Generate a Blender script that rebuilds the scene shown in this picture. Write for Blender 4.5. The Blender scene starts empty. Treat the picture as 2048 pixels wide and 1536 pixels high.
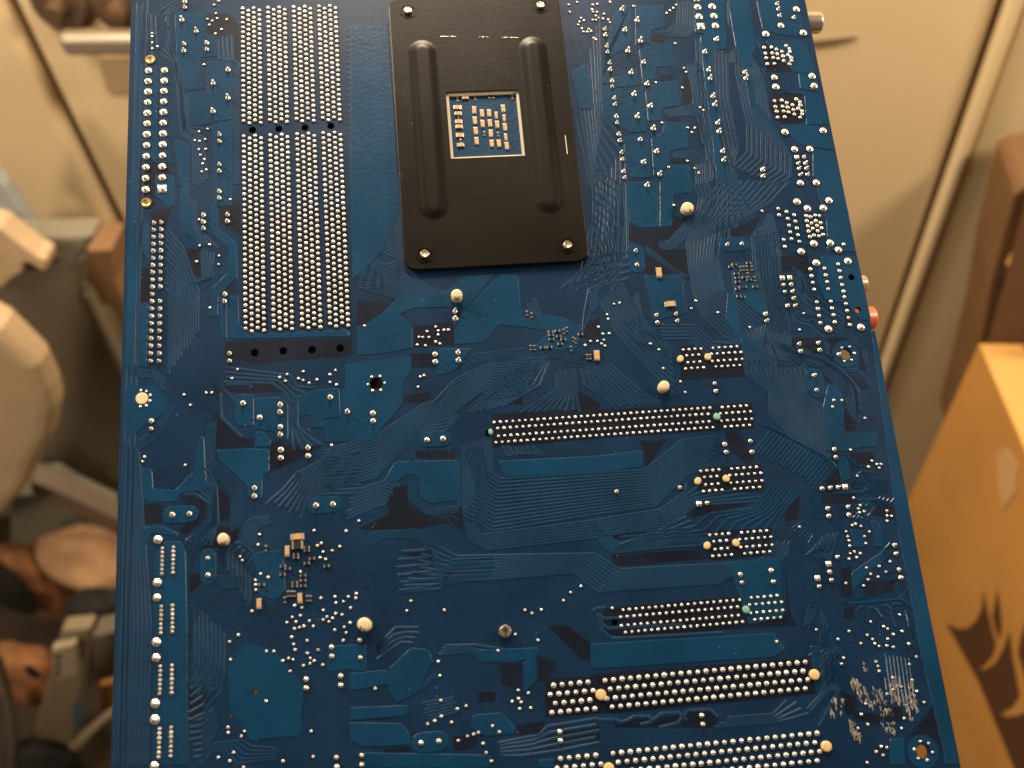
import bpy, bmesh, math, random
import numpy as np
from mathutils import Vector, Matrix

random.seed(7)
scene = bpy.context.scene
C = scene.collection

# ------------------------------------------------------------------ camera
# pose fitted to the standard hole pattern of the board (mm); CV axes: x right, y down, z forward
F_PX = 1972.89
ROD = np.array([-0.291689262, -0.081246814, -0.0765904122])
TR = np.array([110.852819, -9.95432227, 327.534994])
CAM_H = 1.60                                   # camera height above the floor (m)

def rodrigues(w):
    th = np.linalg.norm(w); k = w / th
    K = np.array([[0, -k[2], k[1]], [k[2], 0, -k[0]], [-k[1], k[0], 0]])
    return np.eye(3) + math.sin(th) * K + (1 - math.cos(th)) * K @ K
RB = rodrigues(ROD)
_n = np.array([(1190 - 1024) / F_PX, (2378 - 768) / F_PX, 1.0]); _n /= np.linalg.norm(_n)   # straight down
_h = np.cross(_n, [0, 1, -(85 - 768) / F_PX]); _h /= np.linalg.norm(_h); _h *= np.sign(_h[0])  # along the door
W = np.array([_h, np.cross(-_n, _h), -_n])     # camera -> world rotation
CAM = np.array([0, 0, CAM_H])

cam_data = bpy.data.cameras.new('camera')
cam = bpy.data.objects.new('camera', cam_data); C.objects.link(cam)
cam_data.sensor_width = 36; cam_data.lens = F_PX / 2048 * 36
cam_data.clip_start = 0.01; cam_data.clip_end = 50
M3 = W @ np.diag([1, -1, -1])
M4 = np.eye(4); M4[:3, :3] = M3; M4[:3, 3] = CAM
cam.matrix_world = Matrix(M4.tolist())
cam_data.dof.use_dof = True
cam_data.dof.focus_distance = 0.335
cam_data.dof.aperture_fstop = 9.5
scene.camera = cam

# ------------------------------------------------------------------ world, lamps, exposure
world = bpy.data.worlds.new('World'); scene.world = world; world.use_nodes = True
bg = world.node_tree.nodes['Background']
bg.inputs['Color'].default_value = (1.0, 0.80, 0.58, 1); bg.inputs['Strength'].default_value = 0.06

def area_lamp(name, loc, target, size, power, color):
    l = bpy.data.lights.new(name, 'AREA'); l.shape = 'DISK'; l.size = size; l.energy = power; l.color = color
    o = bpy.data.objects.new(name, l); C.objects.link(o); o.location = loc
    o.rotation_euler = (Vector(target) - Vector(loc)).to_track_quat('-Z', 'Y').to_euler()
    return o
WARM = (1.0, 0.80, 0.59)
area_lamp('lamp_left', (-0.80, -0.38, 2.05), (0.1, 0.5, 1.2), 0.16, 4.5, WARM)
area_lamp('lamp_ceiling', (-0.10, 0.80, 2.05), (0, 0.70, 1.0), 0.30, 13, WARM)
area_lamp('fill_left', (-0.75, 0.60, 1.88), (-0.1, 0.72, 1.1), 0.22, 14, WARM)  # added fill light, unseen, brightens the board's upper left
area_lamp('fill_right', (0.98, 0.55, 1.70), (0.1, 0.75, 1.1), 0.22, 13, WARM)  # added fill light, unseen, brightens the board's right side
area_lamp('fill_low', (-1.45, -0.35, 1.15), (0.5, 0.8, 0.8), 0.25, 8, WARM)  # added fill light, unseen, brightens door and box but not the board

vs = scene.view_settings
vs.view_transform = 'Standard'; vs.look = 'None'; vs.exposure = 0.0; vs.gamma = 1.0; vs.use_curve_mapping = False

# ------------------------------------------------------------------ pixel -> place helpers
def ray(u, v):
    return W @ np.array([(u - 1024) / F_PX, (v - 768) / F_PX, 1.0])
def on_Y(u, v, Y):                              # point of the vertical plane at distance Y
    d = ray(u, v); return CAM + d * (Y / d[1])
def on_floor(u, v, z=0.0):
    d = ray(u, v); return CAM + d * ((z - CAM_H) / d[2])
_o = -RB.T @ TR
def bmm(u, v, h=0.0):                           # pixel -> board (x right, y up) in mm, at height h above the board face
    dd = RB.T @ np.array([(u - 1024) / F_PX, (v - 768) / F_PX, 1.0])
    t = (-h - _o[2]) / dd[2]; q = _o + t * dd
    return (q[0], -q[1])
CROP = dict(A=(220, 0, 4.096), B=(220, 360, 4.096), C=(220, 720, 4.096), D=(220, 1080, 4.096), H=(220, 1400, 4.096),
            E=(700, 0, 4.096), F=(700, 360, 4.096), G=(700, 720, 4.096), O=(700, 1080, 4.096), U=(700, 1400, 4.096),
            I=(1180, 0, 4.096), K=(1180, 360, 4.096), M=(1180, 720, 4.096), N=(1180, 1080, 4.096),
            J=(1480, 0, 6.827), L=(1500, 450, 6.827), P=(1580, 870, 6.827), Q=(1600, 1080, 6.827), R=(1620, 1290, 6.244),
            T=(1540, 660, 6.827), S=(0, 0, 1.0))
def crop(c, x, y):
    ox, oy, s = CROP[c]; return (ox + x / s, oy + y / s)
def cb(c, x, y, h=0.0):
    return bmm(*crop(c, x, y), h)
def pairs(s):
    return [tuple(float(a) for a in w.split(',')) for w in s.split()]

# ------------------------------------------------------------------ materials
def mat(name, base, rough=0.5, metal=0.0, spec=0.5, vary=0.0, vscale=50.0, base2=None, bump=0.0, bscale=400.0, rvary=0.0, coat=0.0, trans=0.0, specks=0.0):
    m = bpy.data.materials.new(name); m.use_nodes = True
    nt = m.node_tree; N = nt.nodes; Lk = nt.links; b = N['Principled BSDF']
    b.inputs['Base Color'].default_value = (*base, 1); b.inputs['Roughness'].default_value = rough
    b.inputs['Metallic'].default_value = metal; b.inputs['Specular IOR Level'].default_value = spec
    b.inputs['Coat Weight'].default_value = coat; b.inputs['Transmission Weight'].default_value = trans
    tc = N.new('ShaderNodeTexCoord'); src = tc.outputs['Object']
    col = None
    if vary > 0 or base2:
        n = N.new('ShaderNodeTexNoise'); n.inputs['Scale'].default_value = vscale; n.inputs['Detail'].default_value = 5
        Lk.new(src, n.inputs['Vector'])
        r = N.new('ShaderNodeValToRGB'); Lk.new(n.outputs['Fac'], r.inputs['Fac'])
        b2 = base2 or tuple(c * (1 + vary) for c in base); b1 = base if base2 else tuple(c * (1 - vary) for c in base)
        r.color_ramp.elements[0].position = 0.35; r.color_ramp.elements[1].position = 0.65
        r.color_ramp.elements[0].color = (*b1, 1); r.color_ramp.elements[1].color = (*b2, 1)
        col = r.outputs['Color']
    if specks > 0:                               # dust: sparse pale specks lying on the surface
        v = N.new('ShaderNodeTexVoronoi'); v.inputs['Scale'].default_value = 420; Lk.new(src, v.inputs['Vector'])
        lt = N.new('ShaderNodeMath'); lt.operation = 'LESS_THAN'; lt.inputs[1].default_value = 0.055; Lk.new(v.outputs['Distance'], lt.inputs[0])
        n2 = N.new('ShaderNodeTexNoise'); n2.inputs['Scale'].default_value = 60; n2.inputs['Detail'].default_value = 3; Lk.new(src, n2.inputs['Vector'])
        g = N.new('ShaderNodeMath'); g.operation = 'GREATER_THAN'; g.inputs[1].default_value = 1 - specks; Lk.new(n2.outputs['Fac'], g.inputs[0])
        mu = N.new('ShaderNodeMath'); mu.operation = 'MULTIPLY'; Lk.new(lt.outputs[0], mu.inputs[0]); Lk.new(g.outputs[0], mu.inputs[1])
        mx = N.new('ShaderNodeMixRGB'); Lk.new(mu.outputs[0], mx.inputs['Fac'])
        mx.inputs['Color2'].default_value = (0.30, 0.34, 0.36, 1)
        if col: Lk.new(col, mx.inputs['Color1'])
        else: mx.inputs['Color1'].default_value = (*base, 1)
        col = mx.outputs['Color']
    if col: Lk.new(col, b.inputs['Base Color'])
    if bump > 0:
        n = N.new('ShaderNodeTexNoise'); n.inputs['Scale'].default_value = bscale; n.inputs['Detail'].default_value = 4
        Lk.new(src, n.inputs['Vector'])
        bp = N.new('ShaderNodeBump'); bp.inputs['Strength'].default_value = bump; bp.inputs['Distance'].default_value = 0.001
        Lk.new(n.outputs['Fac'], bp.inputs['Height']); Lk.new(bp.outputs['Normal'], b.inputs['Normal'])
    if rvary > 0:
        n = N.new('ShaderNodeTexNoise'); n.inputs['Scale'].default_value = 25; n.inputs['Detail'].default_value = 6
        Lk.new(src, n.inputs['Vector'])
        mr = N.new('ShaderNodeMapRange'); mr.inputs['To Min'].default_value = max(0.03, rough - rvary); mr.inputs['To Max'].default_value = rough + rvary
        Lk.new(n.outputs['Fac'], mr.inputs['Value']); Lk.new(mr.outputs['Result'], b.inputs['Roughness'])
    return m

MAT = dict(
    bare=mat('solder_mask_over_ground', (0.0040, 0.026, 0.072), 0.36, spec=0.38, vary=0.16, vscale=60, bump=0.03, bscale=900, rvary=0.10, specks=0.40),
    pour=mat('solder_mask_over_copper', (0.0030, 0.043, 0.108), 0.34, spec=0.38, vary=0.14, vscale=45, bump=0.08, bscale=700, rvary=0.10, specks=0.42),
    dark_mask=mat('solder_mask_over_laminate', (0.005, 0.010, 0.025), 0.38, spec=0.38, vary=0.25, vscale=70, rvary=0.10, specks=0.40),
    clear_ring=mat('etched_clearance', (0.006, 0.014, 0.032), 0.4),
    trace=mat('solder_mask_over_trace', (0.0036, 0.035, 0.091), 0.42, spec=0.35, vary=0.15, vscale=60, rvary=0.08),
    trace_gloss=mat('glossy_mask_over_trace', (0.005, 0.034, 0.088), 0.22, vary=0.15, vscale=60, rvary=0.08),
    edge=mat('board_edge', (0.004, 0.012, 0.03), 0.6),
    tin=mat('solder_tin', (0.82, 0.79, 0.74), 0.30, metal=0.65, vary=0.12, vscale=600, bump=0.15, bscale=2500),
    gold=mat('gold_plating', (0.80, 0.55, 0.20), 0.32, metal=1.0),
    black=mat('black_coated_steel', (0.007, 0.0058, 0.0042), 0.36, spec=0.26, vary=0.2, vscale=30, bump=0.03, bscale=600, rvary=0.10, specks=0.36),
    rubber=mat('black_insulator', (0.010, 0.010, 0.010), 0.5),
    cream=mat('cream_insulator_film', (0.62, 0.55, 0.40), 0.5),
    nylon=mat('cream_nylon', (0.72, 0.60, 0.38), 0.45, vary=0.06, vscale=400),
    amber=mat('amber_nylon', (0.80, 0.57, 0.27), 0.45, vary=0.06, vscale=400),
    green=mat('pale_green_nylon', (0.22, 0.50, 0.36), 0.45, vary=0.08, vscale=500),
    cap=mat('ceramic_capacitor', (0.62, 0.37, 0.16), 0.5, vary=0.12, vscale=500),
    chip=mat('resistor_body', (0.03, 0.025, 0.02), 0.4),
    dark=mat('dark_plastic', (0.012, 0.010, 0.009), 0.5),
    redbrown=mat('red_brown_plastic', (0.05, 0.012, 0.008), 0.5),
    chrome=mat('nickel_plating', (0.75, 0.66, 0.52), 0.22, metal=0.7),
    brass=mat('steel_stud', (0.78, 0.68, 0.54), 0.3, metal=0.9, bump=0.2, bscale=2000),
    orange=mat('orange_jack_plastic', (0.85, 0.16, 0.05), 0.4),
    clear=mat('pale_jack_plastic', (0.42, 0.32, 0.19), 0.3),
    glint=mat('trace_glints', (0.42, 0.38, 0.32), 0.25, vary=0.4, vscale=500, bump=0.5, bscale=1800),  # cream colour stands for lamp glints on the traces
)

# ------------------------------------------------------------------ mesh helpers
def link(name, me, m, parent=None, smooth=False):
    if m is not None and not me.materials: me.materials.append(m)
    if smooth: me.polygons.foreach_set('use_smooth', [True] * len(me.polygons))
    o = bpy.data.objects.new(name, me); C.objects.link(o)
    if parent is not None: o.parent = parent
    return o
def mesh(name, V, Fc, m, parent=None, smooth=False):
    me = bpy.data.meshes.new(name); me.from_pydata([tuple(map(float, v)) for v in V], [], Fc); me.update()
    return link(name, me, m, parent, smooth)
def empty(name, label, cat, loc=(0, 0, 0)):
    o = bpy.data.objects.new(name, None); C.objects.link(o); o.location = loc
    o.empty_display_size = 0.05; o['label'] = label; o['category'] = cat
    return o
def tag(o, label, cat, group=None):
    o['label'] = label; o['category'] = cat
    if group: o['group'] = group
    return o
def area2(P):
    return sum(P[i][0] * P[(i + 1) % len(P)][1] - P[(i + 1) % len(P)][0] * P[i][1] for i in range(len(P))) / 2
def ccw(P):
    return list(P) if area2(P) > 0 else list(P)[::-1]
def inset(P, d):                                # P ccw, move every edge inwards by d
    n = len(P); out = []
    for i in range(n):
        a = np.array(P[i - 1]); b = np.array(P[i]); c = np.array(P[(i + 1) % n])
        e1 = b - a; e2 = c - b; e1 = e1 / (np.linalg.norm(e1) + 1e-9); e2 = e2 / (np.linalg.norm(e2) + 1e-9)
        n1 = np.array([-e1[1], e1[0]]); n2 = np.array([-e2[1], e2[0]])
        k = n1 + n2; q = max(0.35, 1 + float(n1 @ n2))
        out.append(tuple(b + k * d / q))
    return out
def rounded(P, r, seg=4):                       # round every corner of a ccw polygon
    n = len(P); out = []
    for i in range(n):
        a = np.array(P[i - 1]); b = np.array(P[i]); c = np.array(P[(i + 1) % n])
        la = np.linalg.norm(a - b); lc = np.linalg.norm(c - b); q = min(r, la * .45, lc * .45)
        p0 = b + (a - b) / la * q; p1 = b + (c - b) / lc * q
        for k in range(seg + 1):
            t = k / seg; out.append(tuple((1 - t) ** 2 * p0 + 2 * t * (1 - t) * b + t * t * p1))
    return out
def circle(x, y, r, n=20, ph=0.0):
    return [(x + r * math.cos(ph + 2 * math.pi * k / n), y + r * math.sin(ph + 2 * math.pi * k / n)) for k in range(n)]
MM = 0.001
def plate(name, outline, holes, z0, z1, m, parent, chamfer=0.0):      # slab with real holes, mm
    bm = bmesh.new()
    rings = [ccw(outline)] + [ccw(h)[::-1] for h in holes]
    def cap(zz, rr):
        es = []; vr = []
        for rg in rr:
            vv = [bm.verts.new((x * MM, y * MM, zz * MM)) for x, y in rg]; vr.append(vv)
            es += [bm.edges.new((vv[i], vv[(i + 1) % len(vv)])) for i in range(len(vv))]
        res = bmesh.ops.triangle_fill(bm, use_beauty=True, use_dissolve=False, edges=es, normal=(0, 0, 1))
        return vr, [g for g in res['geom'] if isinstance(g, bmesh.types.BMFace)]
    if chamfer:
        top, ft = cap(z1, [inset(rings[0], chamfer)] + rings[1:])
        mid = [[bm.verts.new((x * MM, y * MM, (z1 - chamfer) * MM)) for x, y in rings[0]]]
    else:
        top, ft = cap(z1, rings)
    bot, fb = cap(z0, rings)
    def band(a, b):
        n = len(a)
        for i in range(n): bm.faces.new((b[i], b[(i + 1) % n], a[(i + 1) % n], a[i]))
    for k, (a, b) in enumerate(zip(top, bot)):
        if chamfer and k == 0: band(a, mid[0]); band(mid[0], b)
        else: band(a, b)
    bmesh.ops.recalc_face_normals(bm, faces=bm.faces)
    me = bpy.data.meshes.new(name); bm.to_mesh(me); bm.free()
    return link(name, me, m, parent)
def prism(name, P, z0, z1, slope, m, parent):                           # raised island with sloping flanks, mm
    P = ccw(P); Q = inset(P, slope); n = len(P)
    V = [(x * MM, y * MM, z0 * MM) for x, y in P] + [(x * MM, y * MM, z1 * MM) for x, y in Q]
    Fc = [(i, (i + 1) % n, n + (i + 1) % n, n + i) for i in range(n)] + [tuple(range(n, 2 * n))]
    return mesh(name, V, Fc, m, parent)
def lathe_data(prof, n=8, ph=0.0):              # profile [(r,z)] -> verts, faces (open bottom)
    V = []; Fc = []
    for r, z in prof[:-1]:
        V += [(r * math.cos(ph + 2 * math.pi * k / n), r * math.sin(ph + 2 * math.pi * k / n), z) for k in range(n)]
    for j in range(len(prof) - 2):
        for k in range(n):
            Fc.append((j * n + k, j * n + (k + 1) % n, (j + 1) * n + (k + 1) % n, (j + 1) * n + k))
    V.append((0, 0, prof[-1][1])); t = len(V) - 1; j = len(prof) - 2
    for k in range(n): Fc.append((j * n + k, j * n + (k + 1) % n, t))
    return V, Fc
def boxes(L):                                   # [(cx,cy,cz,sx,sy,sz)] -> verts, faces
    V = []; Fc = []
    for cx, cy, cz, sx, sy, sz in L:
        b = len(V)
        for dz in (-1, 1):
            for dx, dy in ((-1, -1), (1, -1), (1, 1), (-1, 1)): V.append((cx + dx * sx / 2, cy + dy * sy / 2, cz + dz * sz / 2))
        Fc += [(b, b + 3, b + 2, b + 1), (b + 4, b + 5, b + 6, b + 7)] + [(b + i, b + (i + 1) % 4, b + 4 + (i + 1) % 4, b + 4 + i) for i in range(4)]
    return V, Fc

# ================================================================== THE CIRCUIT BOARD
board = empty('motherboard', 'blue computer circuit board showing its solder side, with a black bracket bolted on', 'circuit board')
Bm = np.eye(4); Bm[:3, :3] = W @ RB @ np.diag([1, -1, -1]); Bm[:3, 3] = W @ (TR * MM) + CAM
board.matrix_world = Matrix(Bm.tolist())
XL, XR, YT, YB = -233.8, 10.6, 172.0, -130.9    # board outline in mm, origin at the right-hand mounting hole

# ---- solder joints: crop letter, type, positions
JOINTS = '''
A L 316,580 312,668 312,754 308,840 306,928 304,1014 302,1103 300,1192 297,1282 294,1372 291,1462 447,578 445,664 442,748 440,834 438,920 436,1008 434,1097 432,1186 430,1276 428,1366 428,1456
B L 292,80
B Q 428,75
A S 346,275 348,300 346,350 348,400 390,383 770,530 893,10 855,42 868,112 878,152 800,158 838,172 957,160 814,206 914,242 865,278 800,1057 730,1080 695,1152 735,1157 780,1142 728,1225 786,1223 742,1270 775,1307 760,1342 790,1393 752,1408
A M 615,15 615,62 608,362 606,418 795,355 795,408 897,1105 898,1160 897,1350 896,1405
A P 590,165 708,258 968,575 846,685 968,805 845,915
B M 897,95 896,150 963,285 963,340 768,290 766,345 766,400 942,937 940,995 980,1422 980,1483
B S 985,160 730,325 735,540 817,530 893,622 890,692 712,670 820,1048
C S 607,285 660,370 790,270 835,268 285,795 268,832 617,862 1045,78 1002,152 1392,143 1452,118 1437,173 1545,153 1584,95 1583,168 1632,190 1698,162 1802,120 1848,85 1803,182 1857,203 1817,700 1225,1430 1215,1515 1673,1398 1935,1402 2038,1320 1700,1522 1732,1503
C S 255,250 300,258 330,290 330,335 300,375 250,383
C M 340,500 338,565
C P 512,1270 652,1262 1090,355 1227,472 1395,368 1393,430 1397,548 1395,613 1400,737 1400,802 1622,720 1624,786 1805,307 1945,425 1185,1050 1185,1117 1688,1193 1827,1184
C L 393,1473
D L 388,350 386,473 380,838 378,965 371,1340 368,1472
H L 365,540
D M 803,150 803,288 1815,878 1817,952 1890,1115 1890,1190 1607,1140 1608,1213
D S 1213,40 1065,137 1083,168 1235,278 1298,306 1192,330 1194,367 1196,410 1163,584 1053,778 980,835 988,980 1732,28 1700,45 1745,98 1822,88 1883,55 1722,145 1767,158 1560,260 1728,477 1844,465 1851,515 1912,504 1953,465 2018,440 2014,477 1972,557 1748,576 1849,603 1900,613 1513,538 1573,555 1493,632 1560,620 1523,670 1450,677 1634,664 1778,630 1747,655 1824,641 1793,670 1965,680 1667,708 1588,708 1553,718 1513,728 1842,738 1920,714 1936,762 1489,796 1616,825 1912,823 1504,855 1517,900 1705,902 1619,928 1282,914 1342,913 1464,970 1500,980 1418,990 1641,970 1673,990 1640,1012 1585,1028 1744,1024 1478,1075 1280,1320
H S 968,225 970,268 1103,257 1077,297 1012,430 888,470 982,502 1648,257 1665,465 1418,502 1095,552
H M 1855,472 1858,548
E S 1793,40 1800,100 1860,20 1893,150 1916,170 1880,180 1870,205 1900,235 1912,262 1942,262 1955,240 1977,255 1998,312 2015,325
F S 118,1195 703,1203 632,1242 722,1235 770,1230 806,1228 722,1268 565,1287 597,1290 647,1290 703,1327 738,1342 552,1352 618,1357 1928,1355 1970,1322
F P 860,1078 863,1137 697,1428 699,1490 885,1415 888,1478
G S 178,140 247,135 148,200 285,188 185,252 253,248 575,138 607,127 557,222 73,1318
G P 188,437 190,500 630,655 762,645
O S 50,440 47,477 500,500 466,580 772,574 1433,575 1490,602 1566,572 1748,498 1806,430 1890,380 1352,773 1540,823 1212,907 723,996 735,1112 207,1218 745,1315 880,1385 950,1360 748,1445 695,1482 637,1507 832,1495 1378,1232 1461,1255 1380,1300 1327,1323 1400,1330 1390,1384 1480,1377 1167,1525 5,557 5,680
O M 80,822 85,965
U M 582,352 728,338 96,455 97,530 1718,260 1723,333
U S 887,333 963,298 1013,280 1052,268 1223,262 1090,357 1115,430 1158,503
I S 22,40 60,35 18,80 57,100 25,100 48,130 20,165 48,165 70,148 115,115 107,155 150,162 162,185 10,258 30,312 47,328 165,18 357,52 706,42 682,67 655,88 628,108 697,358 540,677 770,558 788,592 757,720 905,882 930,904 590,1007 800,1047 858,1048 835,1085 797,1320 645,1370 857,1380 892,1418
I M 120,242 124,290 137,382 143,430 160,520 164,573 180,665 183,712 197,808 203,860 215,957 220,1010 236,1103 242,1155 256,1253 263,1308 275,1408 282,1460
I P 260,80 385,170 285,248 412,338 310,420 438,512 335,596 465,690 360,775 492,870 385,957 518,1055 410,1145 544,1243 437,1330 570,1430 467,1520 1033,325 938,428 970,577 983,645 1008,790 1020,860 1045,1010 1055,1080 1085,1243 1094,1315 1268,595 1275,645 1413,1392 1417,1445
I L 882,60 1000,55 893,138 1015,132 1027,212 870,-8 1690,78 1563,210 1440,280 1748,270 1510,635 1522,713 1820,625 1836,705 1597,1083 1910,1072 1675,1225 1800,1222 1723,1500 1853,1498
I Q 907,218
I M 1532,35 1540,80 1550,130 1668,147 1752,1288 1703,1342 1762,1340 1710,1383 1770,1382 1721,1435 1780,1432
I R 1694,1290
J E 328,655 425,650 493,680 625,632 672,672 676,713 342,735 437,730 505,742 570,710 648,757 355,798 450,795 517,808 583,773 697,793 700,835 370,880 465,875 595,838 672,880
J E 468,1383 566,1377 634,1408 766,1360 815,1400 820,1442 482,1463 578,1459 647,1471 712,1438 792,1486 496,1527 592,1524 660,1537 726,1503 842,1522 846,1565 512,1608 607,1603 738,1567 818,1610
K L 1695,180 1957,170 1780,235 1910,232 1833,523 1967,517 2035,573 1730,588 1853,680 1953,1222
K E 1540,237 1548,290 1608,264 1618,320 1628,375 1638,430 1648,485 1585,492 1593,548 1670,290 1680,343 1692,398 1702,453 1712,508 1768,296 1803,304 1842,292 1878,297 1775,338 1848,337 1887,353 1813,357 1783,380 1856,377 1822,400 1895,397 1790,423 1863,420 1800,467 1833,455 1873,463 1907,450 1803,733 1813,788 1824,843 1834,900 1918,727 1929,782 1940,838 1950,895 1855,1002 1865,1058 1875,1115 1885,1173 1970,997 1981,1052 1992,1108 2003,1167
L E 1200,540 1217,632 1235,725 1253,822 1272,912 1285,988 1305,1080 1321,1175 1340,1272 1360,1367 1275,268
L L 1337,497 1513,1400
L R 440,727 540,722
L M 458,822 560,815 475,915 575,912 592,1005 510,1108 612,1105 210,1215 222,1315
L S 735,1208 675,1432
K S 688,207 1408,255 866,990 830,1053 1047,1087 1308,1207 197,1017 243,1007 140,1103 148,1140 68,1205 105,1262 158,1258 60,1320 113,1312 95,1342 122,1360 495,1343 563,1390 5,1322
K M 1122,533 1243,525 372,583 385,697 543,1110 552,1168 703,1100 712,1157 1435,1100 1447,1157 1713,1345 1723,1405 1867,1337 1880,1395 2037,1430
M M 1020,193 1028,257 1103,692 1115,755 1313,665 1325,755 217,1080 735,1045 958,1173 1833,128 1855,248 2000,733 2012,797 1945,1217 1957,1280
M R 893,1180
M S 600,68 740,177 780,265 1997,330 1985,385 1715,1370
N M 1232,283 1244,350 1483,250 1500,343 913,1438 923,1510
N S 182,558 1527,833 1853,735
T S 980,245 1087,230 940,335 1150,318 1013,428 1113,412 870,960 980,962 852,1050 1295,1205
P M 437,735 547,725 653,715 510,1003 527,1110 790,983 803,1092 1425,1507
P R 750,712
P S 825,205 1117,355 1183,400 1240,400 1217,452 1070,437 917,562 955,960 930,1008 947,1062 1010,1045 848,1235 893,1215 967,1247 767,1320 787,1387 803,1445 815,1515 1017,1388 1033,1482 1083,1322 1320,1037 1322,1105 1385,1108 1320,1175 127,1257 865,862
Q S 683,185 740,162 820,185 770,240 665,260 1080,360 905,382 963,468 1170,437 1063,505 925,545 868,625 627,592 1228,297 515,1357 667,1247 963,1118 1140,1183 1195,1215 1357,1022 1392,1247 1272,1290 1197,1352 915,1300 990,1358 830,1415 1020,1417 1077,1452 1183,1445 1273,1463 1480,1420
Q M 1305,190 1350,405 1372,515 505,235 405,437 425,550 258,637
Q R 387,327 237,522
R S 418,163 393,238 820,210 848,265 863,328 1240,243 1325,150 1030,410 1140,520 1035,558 960,612 1330,578 692,735 640,868 720,993 598,1040 1173,918 1143,1040 1423,718 885,1270 957,1282 825,1335 910,1378 712,1470 1270,437 1375,1205 1478,1230 1300,1305 1527,1342 1350,1418 1463,1440
'''
# type -> (radius mm, height of lead mm)
JT = dict(L=(1.42, 0.9), Q=(1.42, 0.7), R=(0.85, 0.9), P=(0.95, 1.9), M=(0.80, 1.35), S=(0.46, 0.25), E=(0.72, 0.55),
          D=(0.66, 0.5), X=(0.50, 0.45), C=(0.80, 0.6), I=(0.75, 1.5), Z=(0.62, 0.75))
joints = []                                     # (type, x, y)
for line in JOINTS.strip().split('\n'):
    c, t, rest = line.split(' ', 2)
    for x, y in pairs(rest): joints.append((t, *cb(c, x, y)))
def run(t, p0, p1, n, skip=()):
    for k in range(n):
        if k in skip: continue
        f = k / (n - 1); joints.append((t, p0[0] + (p1[0] - p0[0]) * f, p0[1] + (p1[1] - p0[1]) * f))
# ribbon-cable header: two columns, one position left out
run('I', cb('B', 362, 355), cb('B', 335, 1485), 20)
run('I', cb('B', 422, 350), cb('B', 404, 1485), 20, (10,))
# four drive connectors: 2 x 7 joints each
for c, a, b, d, e in (('D', (430, 68), (425, 277), (520, 60), (516, 268)), ('D', (420, 545), (417, 762), (513, 537), (511, 753)),
                      ('D', (413, 1035), (408, 1260), (508, 1027), (506, 1253)), ('H', (407, 235), (399, 470), (503, 225), (498, 460))):
    run('Z', cb(c, *a), cb(c, *b), 7); run('Z', cb(c, *d), cb(c, *e), 7)
# four memory sockets: 4 columns each, split by the key
for s in range(4):
    x0 = -195.35 + s * 8.86 + (0.15 if s > 1 else 0)
    for k in range(4):
        x = x0 + k * 1.93; o = 1.0 if k % 2 else 0.0
        run('D', (x + .15, 142.05 - o), (x, 96.7 - o), 24)
        run('D', (x, 90.8 - o), (x - .1, 21.1 - o), 36)
# expansion slots (20.32 mm apart)
ROWS = [(4.90, -36.43, -44.49, 5), (2.85, -35.38, -45.4, 6), (0.40, -35.4, -45.5, 6), (-1.62, -36.45, -44.52, 5)]
for sl in range(5):
    dy = -20.32 * sl + (0.35 if sl == 4 else 0)
    for y, xa, xb, n in ROWS: run('X', (xa, y + dy), (xb, y + dy), n)
    if sl in (0, 2, 3):
        for y, xa, xb, n in ((4.93, -48.6, -54.6, 4), (2.86, -49.6, -53.65, 3), (0.45, -49.58, -53.65, 3), (-1.60, -48.65, -54.65, 4)):
            run('X', (xa, y + dy), (xb, y + dy), n)
for y, xa, xb in ((-15.3, -48.55, -118.6), (-17.32, -49.48, -117.6), (-19.84, -49.5, -117.6), (-21.85, -48.5, -118.57)):
    run('X', (xa, y), (xb, y), 36 if xa > -49 else 35)
for y, xa, xb in ((-76.34, -48.3, -84.48), (-78.38, -49.3, -85.48), (-80.9, -49.37, -85.52), (-82.92, -48.38, -84.54)):
    run('X', (xa, y), (xb, y), 19)
for dy in (0, -20.32):
    for y, xa, xb, n, xc, xd, q in ((-96.18, -31.05, -92.29, 25, -97.37, -107.68, 5), (-98.7, -32.24, -91.03, 24, -96.16, -108.91, 6),
                                    (-101.28, -31.17, -92.36, 25, -97.38, -107.64, 5), (-103.76, -32.4, -91.09, 24, -96.2, -108.94, 6)):
        run('C', (xa, y + dy), (xb, y + dy), n); run('C', (xc, y + dy), (xd, y + dy), q)

# ---- holes right through the board
HOLES = [(0, 0, 2.0), (-154.94, 0, 2.0), (-227.33, 0, 2.0), (0, -124.46, 2.0)]
for c, s, r in (('A', '1168,1065 1383,1055 1598,1045 1810,1032', 1.25), ('B', '1185,1415 1420,1400 1655,1390 1887,1378', 1.35)):
    for x, y in pairs(s): HOLES.append((*cb(c, x, y), r))
for c, x, y, r in (('L', 1385, 715, 1.05), ('L', 1475, 1160, 1.05), ('N', 203, 668, 1.15), ('M', 682, 1048, 0.65), ('D', 1190, 1250, 0.8),
                   ('D', 990, 1445, 0.55), ('H', 1200, 310, 0.75), ('D', 990, 1072, 0.6), ('G', 1140, 598, 1.25)):
    HOLES.append((*cb(c, x, y), r))
outline = [(XL, YB), (XR, YB), (XR, YT), (XL, YT)]
slab = plate('circuit_board', outline, [circle(x, y, r, 20) for x, y, r in HOLES], -1.6, 0.0, MAT['bare'], board)

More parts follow.
